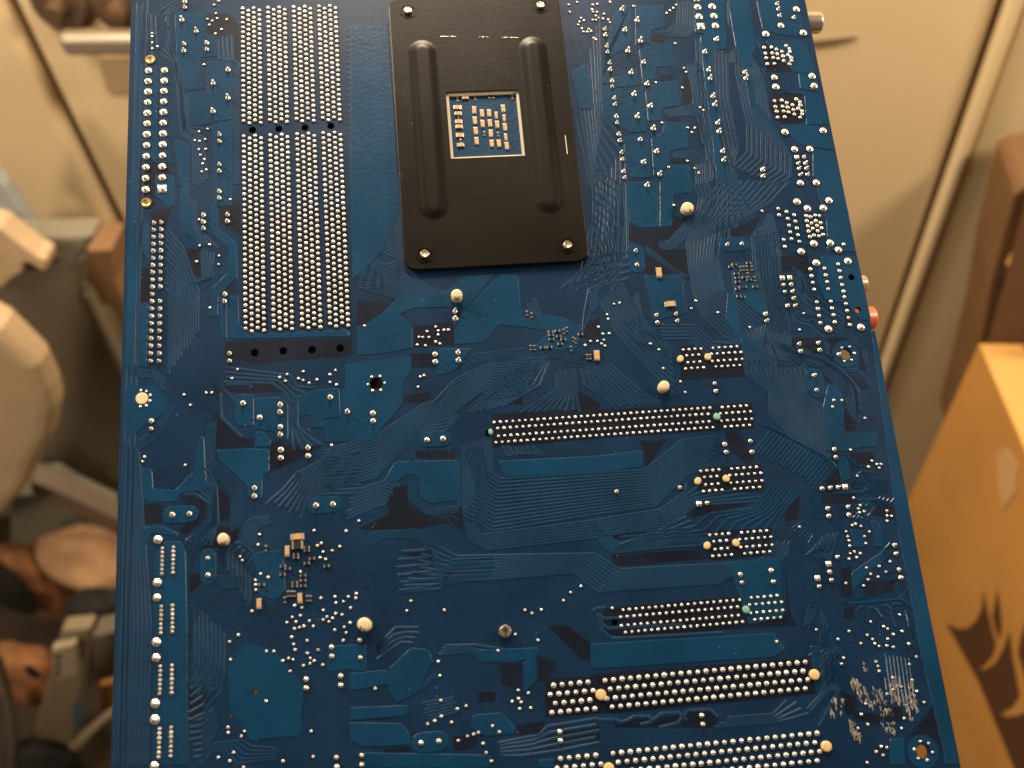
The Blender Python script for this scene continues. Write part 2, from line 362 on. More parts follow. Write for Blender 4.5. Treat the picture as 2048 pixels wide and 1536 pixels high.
# ---- copper areas under the lacquer: each an island of its own
POURS = '''
A 530,90 780,110 790,280 880,300 885,465 740,475 735,735 620,745 570,600 545,470
A 790,500 1005,500 1005,980 850,1000 740,1035 650,1035 650,760 790,745
A 915,1000 1000,980 1000,1690 850,1690 850,1100 820,1040
A 255,540 375,540 400,600 395,1310 245,1310
A 410,540 480,560 485,1310 405,1310
A 370,1430 530,1440 530,1680 500,1710 370,1610
A 520,1140 660,1190 655,1480 575,1480
A 215,20 255,60 235,1536 170,1536
B 820,205 880,205 885,395 1040,520 1045,800 890,950 885,1110 800,1130 840,880 960,760 970,560 820,430
B 580,0 650,0 640,130 685,180 685,400 730,470 720,530 570,380 575,100
B 900,960 960,960 960,1300 900,1290
B 975,950 1055,950 1060,1190 1200,1260 1960,1225 1960,1285 1000,1305 975,1290
B 160,0 225,0 225,700 205,1536 125,1536
B 250,1010 320,1010 300,1536 240,1536
C 1020,280 1150,280 1180,300 1180,545 1060,545 1020,500
C 1195,315 1390,300 1460,350 1460,660 1360,665 1350,590 1195,570
C 1195,585 1240,580 1320,650 1315,715 1185,710
C 1540,290 1700,240 1880,230 1890,470 1740,490 1740,560 1660,560 1640,450 1550,470
S 690,728 823,712 822,745 806,765 806,808 742,880 648,885 645,840 682,836 682,780 690,775
C 870,740 1120,725 1305,730 1305,920 1250,950 1245,1140 1130,1130 1120,1030 900,830
C 255,890 345,890 355,1060 540,1060 690,900 720,650 770,620 790,1000 850,1020 820,1060 580,1090 550,1160 330,1170 280,1140
C 135,240 170,205 350,210 470,290 465,390 400,470 240,560 190,640 130,600
C 250,1400 300,1360 430,1360 560,1420 560,1445 330,1420 300,1500 300,1660 250,1660
D 360,120 450,10 580,10 620,100 635,700 640,1850 345,1850
D 965,1000 1130,850 1350,900 1590,1200 1560,1600 1150,1640 970,1370
D 1190,100 1420,80 1440,420 1350,500 1200,430
D 1780,870 2100,850 2100,1080 1920,1060 1780,1090
F 420,940 790,910 930,790 1180,775 960,1040 520,1050 380,1120 60,1210 250,1100
F 1230,770 1380,780 1400,1050 1560,1230 1440,1210 1220,1185 1100,1330 860,1350 850,1170 960,1060
F 60,1200 380,1080 510,1200 510,1380 300,1420 60,1440
F 730,1380 1000,1380 880,1536 720,1536
F 1440,1080 1760,1130 1900,1200 1860,1390 1480,1400 1620,1260
G 370,830 900,820 890,1150 660,1180 570,1120 560,960 470,930 390,1000 270,1000
S 995,922 1200,911 1285,900 1284,935 1180,946 1010,955
G 700,20 960,10 820,110 700,130
K 280,20 555,10 560,390 400,395 320,340 290,60
K 570,10 830,0 830,100 680,130 670,380 572,390
I 190,100 340,30 340,350 180,470 95,500 95,640
I 370,40 600,40 620,220 490,260 490,350 370,370
I 400,400 680,350 690,550 540,550 530,640 430,690
I 95,680 390,560 400,700 250,720
I 85,710 250,720 265,745 440,740 470,1080 330,1090 240,1040 100,940
I 540,680 720,660 740,870 590,890 580,990 475,1000 450,740
I 610,1000 780,1000 810,1210 650,1240 640,1360 520,1450 500,1130 590,1090
I 270,1120 480,1110 505,1460 350,1460 300,1400
I 650,1350 820,1350 820,1520 570,1495
I 900,290 980,290 1110,1480 1040,1480 920,500
I 1270,640 1340,620 1365,880 1310,890
I 850,-20 1100,-20 1120,400 1000,420 950,280 860,270
S 1455,0 1500,0 1512,90 1490,150 1470,90
S 1512,0 1595,0 1612,75 1560,70 1525,60
S 1525,80 1612,82 1632,150 1590,145 1530,82
S 1596,145 1634,152 1640,185 1600,178
S 1568,186 1600,182 1642,190 1660,250 1612,250 1612,235 1608,190
S 1560,250 1600,248 1660,256 1668,300 1625,295 1600,290
S 1625,298 1668,304 1696,420 1712,505 1655,500 1652,440 1625,350
S 1640,512 1714,512 1742,640 1720,640 1690,605 1650,600 1632,560
S 1742,660 1750,660 1912,1500 1885,1500 1840,1300 1795,1060
T 790,740 880,740 980,880 1010,1100 1000,1380 1300,1400 1300,1536 1200,1560 770,1536 720,1050
T 1100,1400 1450,1400 1470,1600 900,1620
P 610,0 1180,0 1190,110 740,235 620,200
P 640,310 770,300 830,600 700,660
P 580,780 1040,740 1010,800 600,810
P 820,1290 1000,1300 1040,1536 850,1536
P 1100,1160 1180,1170 1260,1300 1280,1536 1160,1536
Q 700,450 830,350 1100,170 1160,90 1220,80 1060,330 930,470 720,700
Q 590,840 1330,770 1480,640 1500,650 1380,820 700,890
Q 1490,410 1610,410 1660,560 1850,1500 1780,1500 1600,850
R 0,0 120,20 130,300 40,300
R 990,1170 1170,1170 1200,1500 1010,1500
R 1470,60 1540,40 1790,1100 1860,1500 1690,1500 1580,800
K 440,780 740,770 770,950 800,1090 520,1160 490,1000
K 1150,680 1340,660 1370,900 1440,990 1440,1140 1180,950
O 1010,900 1550,880 1550,930 1480,990 1060,990
O 1420,1000 1520,960 1530,1160 1420,1250
O 500,880 650,900 680,1000 560,1250 380,1340 300,1200 320,1050
U 1010,120 1240,100 1350,220 1350,280 1100,300 980,220
U 0,60 480,40 470,130 0,170
U 0,180 420,190 480,260 500,370 100,390 0,330
U 100,430 800,440 1150,450 1150,560 60,560
O 0,1090 300,1060 330,1180 0,1240
N 1130,180 1560,150 1590,640 1300,700
U 1540,490 1680,480 1660,560 1540,560
N 0,850 1500,760 1600,900 1500,960 0,1060
E 1800,590 1940,520 1980,900 1880,900
S 700,50 775,45 790,250 800,420 770,500 705,560 700,330
S 1455,585 1475,590 1480,660 1520,700 1490,700 1450,640
'''
nz = [0]
def inside(P, x, y):
    c = False; n = len(P)
    for i in range(n):
        (x1, y1), (x2, y2) = P[i], P[i - 1]
        if (y1 > y) != (y2 > y) and x < (x2 - x1) * (y - y1) / (y2 - y1) + x1: c = not c
    return c
def island(name, P, z0, z1, slope, m):
    hs = [(x, y, r) for x, y, r in HOLES if inside(P, x, y) and all(inside(P, x + (r + .5) * math.cos(a), y + (r + .5) * math.sin(a)) for a in np.linspace(0, 6.3, 12))]
    if hs: return plate(name, P, [circle(x, y, r + .12, 20) for x, y, r in hs], z0, z1, m, board)
    return prism(name, P, z0, z1, slope, m, board)
def pour(P, r=0.8):
    nz[0] += 1
    island('copper_area', rounded(ccw(P), r), -0.05, 0.085 + 0.0006 * nz[0], 0.16, MAT['pour'])
# bare laminate, where the copper is etched away: darker islands
PATCH = """
A 245,1320 480,1320 480,1430 372,1430 365,1690 245,1690
A 395,770 405,770 405,1000 395,1000
A 960,100 1060,200 1060,500 1010,480 1000,280 880,290 790,280 790,120
B 350,250 500,230 470,330 440,400 330,320
B 890,190 1060,170 1070,460 900,340
B 950,880 1040,830 1040,930 960,930
B 940,1320 1980,1290 1980,1440 1480,1480 1200,1510 1060,1470 940,1450
B 600,560 760,560 760,800 620,780
B 240,720 330,720 330,1000 240,1000
C 820,150 900,240 910,470 1100,640 1180,640 1180,710 1100,720 870,720 850,480 900,380
C 940,200 1500,180 1500,260 1180,270 930,260
C 1310,660 1480,700 1600,700 1750,700 1500,830 1310,920
C 220,1180 420,1180 430,1330 300,1350 215,1536 200,1300
C 880,1040 980,1120 980,1300 900,1330
C 580,1090 700,1090 790,1160 780,1300 620,1440 560,1400 720,1250 600,1160
C 820,1350 1080,1380 1000,1536 760,1536
D 640,280 740,280 740,400 660,470
D 640,1230 780,1200 790,1440 650,1480
F 60,1000 330,990 350,1080 230,1190 50,1190
F 520,1200 850,1160 860,1350 730,1360 520,1370
F 500,1420 700,1420 700,1536 500,1536
F 1900,1180 2048,1130 2048,1330 1900,1280
G 440,290 660,260 660,350 440,350
G 290,1040 460,1020 480,1180 620,1270 920,1200 930,1400 780,1330 560,1390 200,1400 60,1380 320,1260
G 1250,360 1400,220 1420,370
G 1860,250 2048,350 2048,430 1870,430
G 540,740 860,740 860,810 540,800
G 1160,440 2048,390 2048,640 1160,720
M 0,410 1330,350 1350,560 0,640
K 340,360 400,400 660,390 700,300 820,330 640,500 660,570 790,560 820,820 760,790 460,560 300,480
K 1110,430 1400,290 1320,450 1080,460
K 450,600 740,780 480,780 440,700
K 1560,620 1790,620 1790,780 1680,720 1560,760
K 1680,1290 1900,1290 1890,1430 1680,1420
K 740,1360 1250,1340 1270,1610 740,1640
M 400,660 560,660 640,640 460,880 440,740
M 1100,580 1210,580 1340,800 1290,860 1150,740
M 880,880 1400,850 1430,1070 900,1110
M 1390,1120 1500,1060 1480,1160 1380,1240
M 820,1180 1300,1160 1250,1200 960,1260 830,1290
M 1600,1200 1720,1100 1700,1300 1600,1330
M 120,1400 760,1380 760,1460 130,1470
M 950,1400 1490,1370 1520,1600 980,1640
N 170,120 830,80 980,120 980,150 200,220
N 100,560 1240,460 1580,440 1620,700 280,790 120,770
N 1600,220 1640,600 1690,700 1620,700
N 0,1100 1800,960 1850,1260 200,1420 0,1420
N 200,1480 740,1440 800,1380 1000,1400 1060,1470 1000,1536 200,1536
O 450,110 700,80 740,230 610,220
O 1230,1010 1410,1010 1400,1230 1240,1180
O 1540,950 1700,1000 1600,1170 1540,1160
O 1600,1140 2048,1110 2048,1420 1600,1450
O 1050,1250 1200,1240 1180,1330 1050,1330
O 1620,700 1780,700 2048,900 2048,1000 1900,980
O 210,850 300,830 270,930 210,920
U 260,400 480,380 500,420 280,440
U 850,300 980,280 1060,350 950,420 850,410
U 1370,200 1600,170 1560,280 1370,290
U 1750,250 2048,210 2048,340 1750,350
U 0,290 420,270 420,290 0,310
U 50,80 350,60 350,80 50,95
U 50,155 340,135 340,155 50,165
I 1410,50 1480,30 1490,200 1420,200
I 1420,360 1540,330 1690,560 1660,590 1430,590
I 1480,760 1730,760 1750,980 1680,1030 1580,1030 1470,900
I 500,290 620,280 620,330 500,340
I 560,630 680,620 680,655 550,660
I 760,620 840,640 830,850 760,880
I 870,1000 940,980 960,1200 900,1200
I 610,960 740,960 740,990 620,990
I 660,1310 800,1310 800,1335 660,1340
T 300,110 470,140 720,140 730,300 640,340 400,320 300,230
T 760,130 1050,130 900,180 840,330
T 1240,240 1310,560 1220,540 1230,400
T 710,580 850,700 770,720
T 1010,1110 1100,1110 1150,1260 1200,1370 1040,1400
T 1060,580 1300,690 1340,800 1240,800
P 820,250 1130,230 1160,330 1060,400 840,450
P 480,620 660,450 700,650 500,690
P 840,640 1300,680 1330,760 840,700
P 430,820 900,800 900,930 450,930
P 1140,960 1440,960 1490,1080 1300,1120 1140,1100
Q 880,580 1280,540 1280,740 890,760
Q 560,400 700,350 720,780 560,770
Q 600,930 740,900 730,1080 600,1060
Q 1440,250 1600,350 1620,400 1470,390
R 1220,1130 1540,720 1640,1100 1660,1400 1600,1200
R 380,560 560,640 600,760 460,900 420,760
R 480,800 900,870 850,1000 560,930
R 900,760 1150,780 1150,960 960,960
"""
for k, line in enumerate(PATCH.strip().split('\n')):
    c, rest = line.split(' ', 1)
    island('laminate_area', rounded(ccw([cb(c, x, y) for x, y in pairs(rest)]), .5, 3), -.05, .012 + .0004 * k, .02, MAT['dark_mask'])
for s in range(4):
    x = -195.35 + s * 8.86
    island('laminate_area', [(x - .9, 20), (x + 6.8, 20), (x + 6.8, 62), (x - .9, 62)], -.05, .012, .02, MAT['dark_mask'])
for line in POURS.strip().split('\n'):
    c, rest = line.split(' ', 1)
    pour([cb(c, x, y) for x, y in pairs(rest)])
def pill(c, a, b, r):
    a = np.array(cb(c, *a)); b = np.array(cb(c, *b)); r = np.linalg.norm(np.array(cb(c, r, 500)) - np.array(cb(c, 0, 500)))
    ang = math.atan2(b[1] - a[1], b[0] - a[0]); P = []
    for k in range(9): t = ang + math.pi / 2 + math.pi * k / 8; P.append((a[0] + r * math.cos(t), a[1] + r * math.sin(t)))
    for k in range(9): t = ang - math.pi / 2 + math.pi * k / 8; P.append((b[0] + r * math.cos(t), b[1] + r * math.sin(t)))
    nz[0] += 1
    prism('copper_area', ccw(P), -0.05, 0.085 + 0.0006 * nz[0], 0.16, MAT['pour'], board)
for a in (('C', (505, 1270), (655, 1262), 72), ('C', (1690, 1193), (1830, 1183), 72), ('D', (803, 140), (803, 300), 70), ('K', (1120, 533), (1243, 525), 62),
          ('K', (372, 583), (387, 700), 66), ('M', (1833, 130), (1857, 250), 70), ('G', (630, 655), (765, 645), 66), ('U', (582, 352), (728, 338), 82)):
    pill(*a)
for x, y, r in ((0, 0, 4.6), (0, -124.46, 4.8)):
    ring = circle(x, y, r, 32)
    o = plate('copper_area', ring, [circle(x, y, 2.3, 24)], -0.05, 0.10, MAT['pour'], board)

# ---- lacquered conductor runs: N lines spread between a first and a last polyline
BUNDLES = '''
K 11 0.30 5,0 5,300 5,400 5,560 -60,640 | 255,0 280,330 245,450 250,720 80,900
K 12 0.34 1090,0 880,260 790,450 820,800 880,1050 1010,1250 1250,1340 1290,1536 | 1640,0 1480,180 1110,400 1040,640 1090,900 1230,1000 1450,1180 1400,1350 1480,1536
K 9 0.34 1330,440 1350,860 1450,980 1470,1400 1560,1536 | 1480,250 1540,500 1560,800 1600,1100 1650,1400 2000,1536
K 4 0.34 540,490 600,520 650,500 880,250 900,150 850,20 | 540,540 620,570 690,555 960,290 1000,150 960,0
K 5 0.30 540,1190 850,1190 1010,1330 1230,1340 | 560,1300 820,1300 960,1440 1000,1480
K 7 0.28 250,1200 450,1400 620,1536 | 380,900 420,1170 620,1340 700,1420
K 5 0.28 0,640 250,600 400,560 | 0,900 200,840 330,800
K 3 0.30 440,570 740,780 760,950 | 450,540 700,740 810,800
K 6 0.28 1650,700 1730,780 1760,900 2000,1080 2100,1180 | 1640,1080 1700,1170 1800,1190 1900,1280 2100,1300
M 14 0.34 1260,0 1280,110 1470,270 1480,450 1620,600 1640,690 | 1740,-20 1760,100 1770,280 1890,380 1960,700 1960,860
M 20 0.30 1380,520 1500,560 1340,760 | 1900,760 2010,870 1860,1050
M 8 0.30 1520,1010 1330,1220 980,1260 840,1380 0,1430 | 1720,1080 1560,1280 1500,1420 1480,1536 1470,1600
S 15 0.30 981,870 983,945 1000,958 1200,945 1290,940 1365,880 1440,872 | 925,890 927,1030 985,1062 1180,1030 1310,1012 1380,945 1420,940
S 7 0.30 925,1040 965,1070 1180,1042 1320,1020 1370,985 1375,960 | 930,1075 975,1100 1190,1075 1335,1050 1395,1010 1560,1000
S 9 0.30 850,1080 880,1115 1180,1100 1215,1130 1240,1140 1500,1125 | 800,1185 880,1178 885,1167 1147,1145 1195,1183 1300,1175 1450,1165
S 7 0.28 1195,1085 1225,1105 1330,1095 1430,1090 | 1180,1040 1240,1090 1320,1060 1380,1030
S 15 0.30 640,905 742,884 810,812 868,806 940,725 1100,715 | 640,985 750,955 822,880 840,866 890,862 955,800 1050,790
S 8 0.28 700,985 780,960 800,975 | 690,1040 760,1010 775,1010
S 9 0.24 1112,740 1112,780 1040,826 | 1150,735 1153,790 1160,826
S 9 0.24 1160,735 1170,770 1235,815 | 1210,720 1290,790 1330,812
S 8 0.24 1060,722 1000,760 900,835 | 1100,722 1080,770 1000,815
S 9 0.26 1150,230 1180,300 1185,520 1120,580 | 1200,20 1205,230 1250,280 1255,450 1255,520
S 8 0.28 1240,560 1270,620 1330,690 1350,710 | 1200,600 1230,660 1300,740 1350,790
I 7 0.28 720,0 720,180 640,260 500,270 | 850,0 850,230 790,300 620,300
I 5 0.26 550,580 690,550 760,540 | 560,620 690,600 770,600
I 6 0.28 600,910 730,890 850,850 860,700 | 620,960 820,940 900,960 930,1200
I 6 0.28 650,1250 860,1240 960,1330 970,1536 | 660,1300 780,1290 860,1350 880,1536
I 9 0.30 870,300 900,900 960,1250 970,1500 | 1120,430 1130,800 1210,1200 1150,1400
I 10 0.30 1200,380 1200,600 1290,1000 1290,1250 1160,1380 | 1400,560 1480,1000 1640,1280 1640,1450 1500,1536
I 9 0.26 1110,520 1170,420 1280,320 1240,200 | 1300,560 1330,500 1400,480 1380,330
I 6 0.26 1130,0 1140,200 1300,420 1400,560 | 1240,0 1280,200 1390,420 1440,600
J 6 0.26 0,450 100,600 260,900 330,1100 | 120,330 200,600 310,850 380,1000
S 6 0.26 1375,130 1400,250 1440,380 1430,520 | 1395,120 1440,250 1480,380 1500,420
S 28 0.22 700,290 735,300 770,330 800,350 | 705,480 740,490 800,520 840,560
S 22 0.22 690,60 720,60 740,52 778,52 | 695,280 720,285 770,300 792,300
S 14 0.22 720,500 770,530 850,570 900,590 | 720,575 770,590 800,600 850,608
S 10 0.22 1180,330 1240,370 1250,480 | 1185,480 1200,500 1230,600
B 12 0.28 440,870 490,930 480,1536 480,1600 | 450,380 600,560 720,900 720,1250
B 9 0.26 245,330 250,560 | 325,330 320,700
B 5 0.28 730,560 750,640 760,820 640,860 | 850,560 830,700 850,790 700,860
B 4 0.30 600,260 610,390 720,510 740,540 | 700,150 700,390 830,510 900,570
B 5 0.28 740,880 760,1000 790,1080 | 830,860 800,1000 820,1100
A 5 0.30 390,430 540,520 560,780 590,1100 680,1180 690,1536 | 480,240 500,440 580,540 620,1060 760,1120 800,1500
A 4 0.30 270,90 270,280 250,520 | 380,120 380,280 400,430
A 4 0.30 400,100 500,30 560,0 | 480,240 480,130 570,60
A 4 0.30 890,300 900,480 970,500 1050,520 | 1000,270 1010,480 1060,540 1060,600
A 4 0.30 740,480 740,700 740,740 | 780,560 775,700 775,740
A 3 0.34 1020,560 1020,1000 1020,1536 | 1060,560 1055,1000 1055,1536
A 3 0.30 590,770 610,1050 700,1130 | 640,760 640,1040 800,1060
A 4 0.26 260,1300 480,1310 560,1380 540,1536 | 250,1330 470,1330 580,1360 575,1536
S 3 0.5 277,0 265,400 250,800 229,1536 | 297,0 285,400 270,800 250,1536
S 8 0.34 250,880 240,1250 232,1536 | 276,900 300,1250 292,1536
C 4 0.30 110,30 220,140 350,140 450,260 | 180,20 240,90 380,90 470,200
C 5 0.28 180,700 320,600 420,480 480,330 | 210,760 380,640 480,480 560,330
C 8 0.28 790,530 790,860 1000,1090 1000,1400 | 870,480 850,820 1090,1030 1080,1350
C 6 0.28 600,1500 840,1330 820,1180 700,1100 590,1100 | 820,1536 880,1330 870,1050 820,920 700,840
C 4 0.28 940,60 1480,130 1530,220 1680,230 | 930,180 1330,190 1430,260 1500,400
C 4 0.30 1480,300 1490,740 1510,760 | 1530,280 1530,540 1640,640 1740,700
C 3 0.30 900,240 910,470 1090,640 | 930,200 1140,200 1180,250
C 12 0.26 1480,960 1780,800 2060,760 | 1600,1160 1750,1100 2060,1090
C 7 0.28 1280,1180 1420,1060 1560,900 | 1560,1300 1600,1180 1620,1100
C 5 0.26 1080,1536 1120,1330 1180,1290 1340,1290 | 1180,1536 1200,1400 1240,1350 1340,1340
D 8 0.28 680,500 690,760 690,1000 660,1080 | 930,740 930,1100 900,1250 760,1420
D 9 0.28 650,720 760,560 930,400 1130,380 | 640,480 700,420 860,300 1130,290
D 6 0.28 650,1180 740,1080 760,900 | 640,1480 780,1420 860,1300 900,1300
D 8 0.26 620,20 700,-60 850,-200 | 690,60 760,-20 900,-160
D 6 0.26 960,260 960,60 1060,20 1160,100 | 1140,560 1140,300 1200,160 1240,150
H 7 0.28 640,180 760,160 860,60 | 650,480 760,460 900,200
H 5 0.28 740,557 840,420 960,420 1040,520 1400,480 | 700,557 820,360 1080,330 1160,380 1380,400
F 9 0.28 60,880 360,900 430,800 | 60,700 200,720 420,660
F 6 0.28 1000,1430 1600,1360 1900,1400 | 980,1500 1600,1440 1900,1500
F 7 0.26 1900,1250 1960,1100 2048,1000 | 1920,1100 1960,900 2048,860
F 5 0.26 1400,1060 1480,1180 1600,1240 | 1500,950 1560,1100 1700,1200
G 6 0.28 1000,1400 1040,1200 1010,900 930,740 | 1110,1350 1100,1200 1130,900 1060,660
G 5 0.28 480,960 490,1150 620,1260 800,1300 900,1420 | 540,960 540,1120 640,1230 900,1200 920,1000
G 6 0.28 140,1460 220,1400 560,1390 740,1536 | 170,1536 260,1460 540,1460 640,1536
G 6 0.26 1240,700 1290,780 1500,790 | 1480,690 1540,760 1620,780
O 6 0.28 380,420 700,380 760,340 1200,330 | 380,100 660,80 740,180 1200,150
O 4 0.30 270,830 360,720 590,720 | 200,1000 330,900 420,840 540,850
O 4 0.30 740,870 1160,860 1260,900 | 700,940 980,920 1080,990 1400,1000
O 3 0.26 540,1250 680,1100 720,1110 | 580,1250 690,1130 740,1130
O 6 0.24 580,1340 860,1290 | 620,1480 900,1400
U 5 0.30 1190,360 1550,290 1620,220 2048,150 | 1200,460 1400,460 1700,420 2048,350
N 6 0.30 1750,120 1800,500 1760,720 | 1870,200 1880,500 1800,720
N 7 0.28 1790,960 1890,880 1900,560 | 1930,1200 2040,1040 2060,900
N 6 0.30 1770,1400 1900,1260 1920,1100 1880,900 | 1870,1536 2040,1240 2010,1000 2020,900
N 4 0.30 1120,1460 1500,1430 1640,1290 | 1000,1536 1560,1490 1800,1420
N 4 0.30 0,1480 220,1470 260,1520 | 560,1540 720,1500 800,1400 980,1390 1070,1470
N 4 0.30 80,620 100,740 180,810 1100,760 | 0,600 60,560 100,560 130,560
N 7 0.28 1330,200 1420,140 1500,60 1560,0 | 1440,260 1520,200 1620,120 1650,0
N 8 0.28 1780,150 1880,60 1920,-60 | 1960,180 1990,80 2030,-60
T 9 0.34 -60,180 20,380 200,580 | 240,180 380,360 640,380
T 8 0.34 330,130 420,330 650,350 1000,570 1190,800 1230,1080 | 700,420 1000,590 1150,760 1180,1060 1200,1200
T 3 0.34 1020,530 1180,530 1320,640 | 1010,570 1200,570 1300,680
T 4 0.34 740,130 770,330 870,430 | 800,150 820,380 900,460
T 4 0.34 740,110 1050,110 1240,240 1330,560 | 760,60 1150,100 1320,300 1340,600
T 5 0.30 1030,900 1060,1070 1120,1200 1250,1300 | 1160,900 1180,1060 1220,1150 1290,1260
L 9 0.34 120,60 60,200 120,560 240,1040 300,1500 | 420,150 330,330 400,620 440,900 540,1500
L 4 0.34 580,570 690,650 720,850 860,960 | 620,740 700,870 880,1000 1300,1240
L 4 0.34 680,1070 860,1190 1080,1300 1300,1480 | 590,1180 720,1300 900,1320 1240,1520
P 6 0.30 210,700 260,900 300,1180 | 400,760 400,950 440,1150
P 4 0.30 730,240 830,340 920,350 | 900,560 1000,500 1130,610 1320,600
P 4 0.34 1010,560 1140,660 1320,650 | 820,720 1000,720 1010,760 1330,770
P 4 0.34 900,900 1220,880 1260,840 | 960,1120 1130,940 1380,930 1440,860
P 7 0.26 0,1300 150,1200 230,1180 | 250,1500 300,1400 330,1330
P 5 0.28 1400,1250 1500,1090 | 1500,1270 1600,1120
P 4 0.30 840,1160 900,1110 1040,930 | 1040,1140 1100,1080 1180,960
Q 6 0.30 80,220 200,120 260,0 | 330,200 420,130 440,0
Q 5 0.30 60,480 100,700 150,960 | 200,460 220,700 240,960
Q 7 0.28 280,1130 290,1350 260,1500 | 440,1100 450,1300 430,1500
Q 4 0.28 770,980 830,890 900,900 | 1230,880 1380,880 1450,960 1560,1400
Q 4 0.40 1340,780 1450,900 1520,1300 1580,1536 | 1400,820 1560,950 1640,1400 1680,1536
Q 3 0.28 930,430 1130,170 1260,20 | 1080,360 1160,250 1180,90
R 8 0.28 0,900 240,560 | 60,1000 330,540
R 7 0.34 190,200 230,520 | 370,100 380,540
R 8 0.32 900,60 960,500 1000,700 | 1240,120 1290,500 1350,860
R 7 0.34 760,520 850,740 | 940,540 1040,740
R 6 0.34 720,120 760,360 | 880,80 930,440
R 3 0.40 1190,1160 1530,700 1480,400 | 1230,1180 1560,700 1510,400
'''
def bundle(c, n, w, A, Bp, m='trace'):
    na = len(A); nb = len(Bp)
    def resample(Pl, t):
        L = [0]
        for i in range(1, len(Pl)): L.append(L[-1] + math.dist(Pl[i], Pl[i - 1]))
        out = []
        for s in t:
            s *= L[-1]; i = max(1, min(len(Pl) - 1, next((k for k in range(1, len(L)) if L[k] >= s - 1e-9), len(L) - 1)))
            f = (s - L[i - 1]) / max(1e-9, L[i] - L[i - 1]); out.append((Pl[i - 1][0] + (Pl[i][0] - Pl[i - 1][0]) * f, Pl[i - 1][1] + (Pl[i][1] - Pl[i - 1][1]) * f))
        return out
    if na != nb:                                 # bring the shorter line to the same number of bends
        big, small = (A, Bp) if na > nb else (Bp, A)
        L = [0]
        for i in range(1, len(big)): L.append(L[-1] + math.dist(big[i], big[i - 1]))
        sm = resample(small, [l / L[-1] for l in L])
        A, Bp = (big, sm) if na > nb else (sm, big)
    n = n if n < 5 else max(4, round(n * 0.95))
    wid = 0.70 * float(np.median([math.dist(a, b) for a, b in zip(A, Bp)])) / max(1, n - 1); w = min(.80, max(.22, wid)); soft = m == 'trace_gloss' and c == 'M'
    V = []; Fc = []
    for k in range(n):
        f = k / max(1, n - 1)
        P = [np.array((a[0] + (b[0] - a[0]) * f, a[1] + (b[1] - a[1]) * f)) for a, b in zip(A, Bp)]
        # ragged ends, as lines leave to their own vias
        if len(P) > 1:
            for e, q in ((0, 1), (-1, -2)):
                d = P[q] - P[e]; l = np.linalg.norm(d)
                if l > 1: P[e] = P[e] + d / l * min(l * .4, random.uniform(0, 1.4))
        m_ = len(P); b0 = len(V)
        for i in range(m_):
            d1 = P[i] - P[i - 1] if i else P[1] - P[0]; d2 = P[i + 1] - P[i] if i < m_ - 1 else d1
            d1 = d1 / (np.linalg.norm(d1) + 1e-9); d2 = d2 / (np.linalg.norm(d2) + 1e-9)
            nn = np.array([-d1[1] - d2[1], d1[0] + d2[0]]); q = max(0.5, float(1 + d1 @ d2)); nn = nn / q
            for s, z in (((-.5, .0), (-.22, .10), (.22, .10), (.5, .0)) if soft else ((-.5, -.03), (-.35, .09), (.35, .09), (.5, -.03))):
                x = P[i] + nn * (s * w * 1.25); V.append((x[0] * MM, x[1] * MM, z * MM))
        for i in range(m_ - 1):
            for s in range(3):
                a = b0 + i * 4 + s; Fc.append((a, a + 4, a + 5, a + 1))
    o = mesh('conductor_runs', V, Fc, MAT[m], board); o['kind'] = 'stuff'
for line in BUNDLES.strip().split('\n'):
    head, last = line.split(' | '); c, n, w, rest = head.split(' ', 3)
    bundle(c, int(n), float(w), [cb(c, x, y) for x, y in pairs(rest)], [cb(c, x, y) for x, y in pairs(last)], 'trace_gloss' if c in 'PQR' or (c == 'M' and n in ('20', '8')) else 'trace')

# ---- solder joint shapes
def joint_data(t, v):
    r, h = JT[t]; rnd = random.Random(v * 31 + hash(t) % 97 if False else v * 31 + ord(t))
    f = rnd.uniform(.92, 1.08); hh = h * rnd.uniform(.8, 1.15)
    if t in 'QR':                                # square pad with a lead
        V, Fc = boxes([(0, 0, .09, r * 2, r * 2, .18)])
        V2, F2 = lathe_data([(r * .75, .18), (r * .45, .42), (r * .3, hh), (0, hh + .08)], 8)
        Fc += [tuple(i + len(V) for i in q) for q in F2]; V += V2
    elif t == 'S':
        V, Fc = lathe_data([(r * f, 0), (r * f, .10), (r * .75, .24), (r * .35, .30), (0, .31)], 8)
    elif t in 'DXCE':
        V, Fc = lathe_data([(r * f, 0), (r * f * .97, .14), (r * .72, .42 * r / .6), (r * .34, hh), (0, hh + .06)], 8)
    else:
        V, Fc = lathe_data([(r * f, 0), (r * f * .96, .12), (r * .62, .38), (r * .34, .62), (min(.36, r * .36), hh), (0, hh + .12)], 8)
        lx, ly = rnd.uniform(-.22, .22), rnd.uniform(-.12, .22)          # the lead leans
        V = [(x + lx * max(0, z - .5), y + ly * max(0, z - .5), z) for x, y, z in V]
    return [(x * MM, y * MM, z * MM) for x, y, z in V], Fc
NVAR = 5
JD = {t: [joint_data(t, v) for v in range(NVAR)] for t in JT}
order = sorted(range(len(joints)), key=lambda i: -JT[joints[i][0]][0])
single = set(order[:298])
JM = {}
FV, FF = [], []
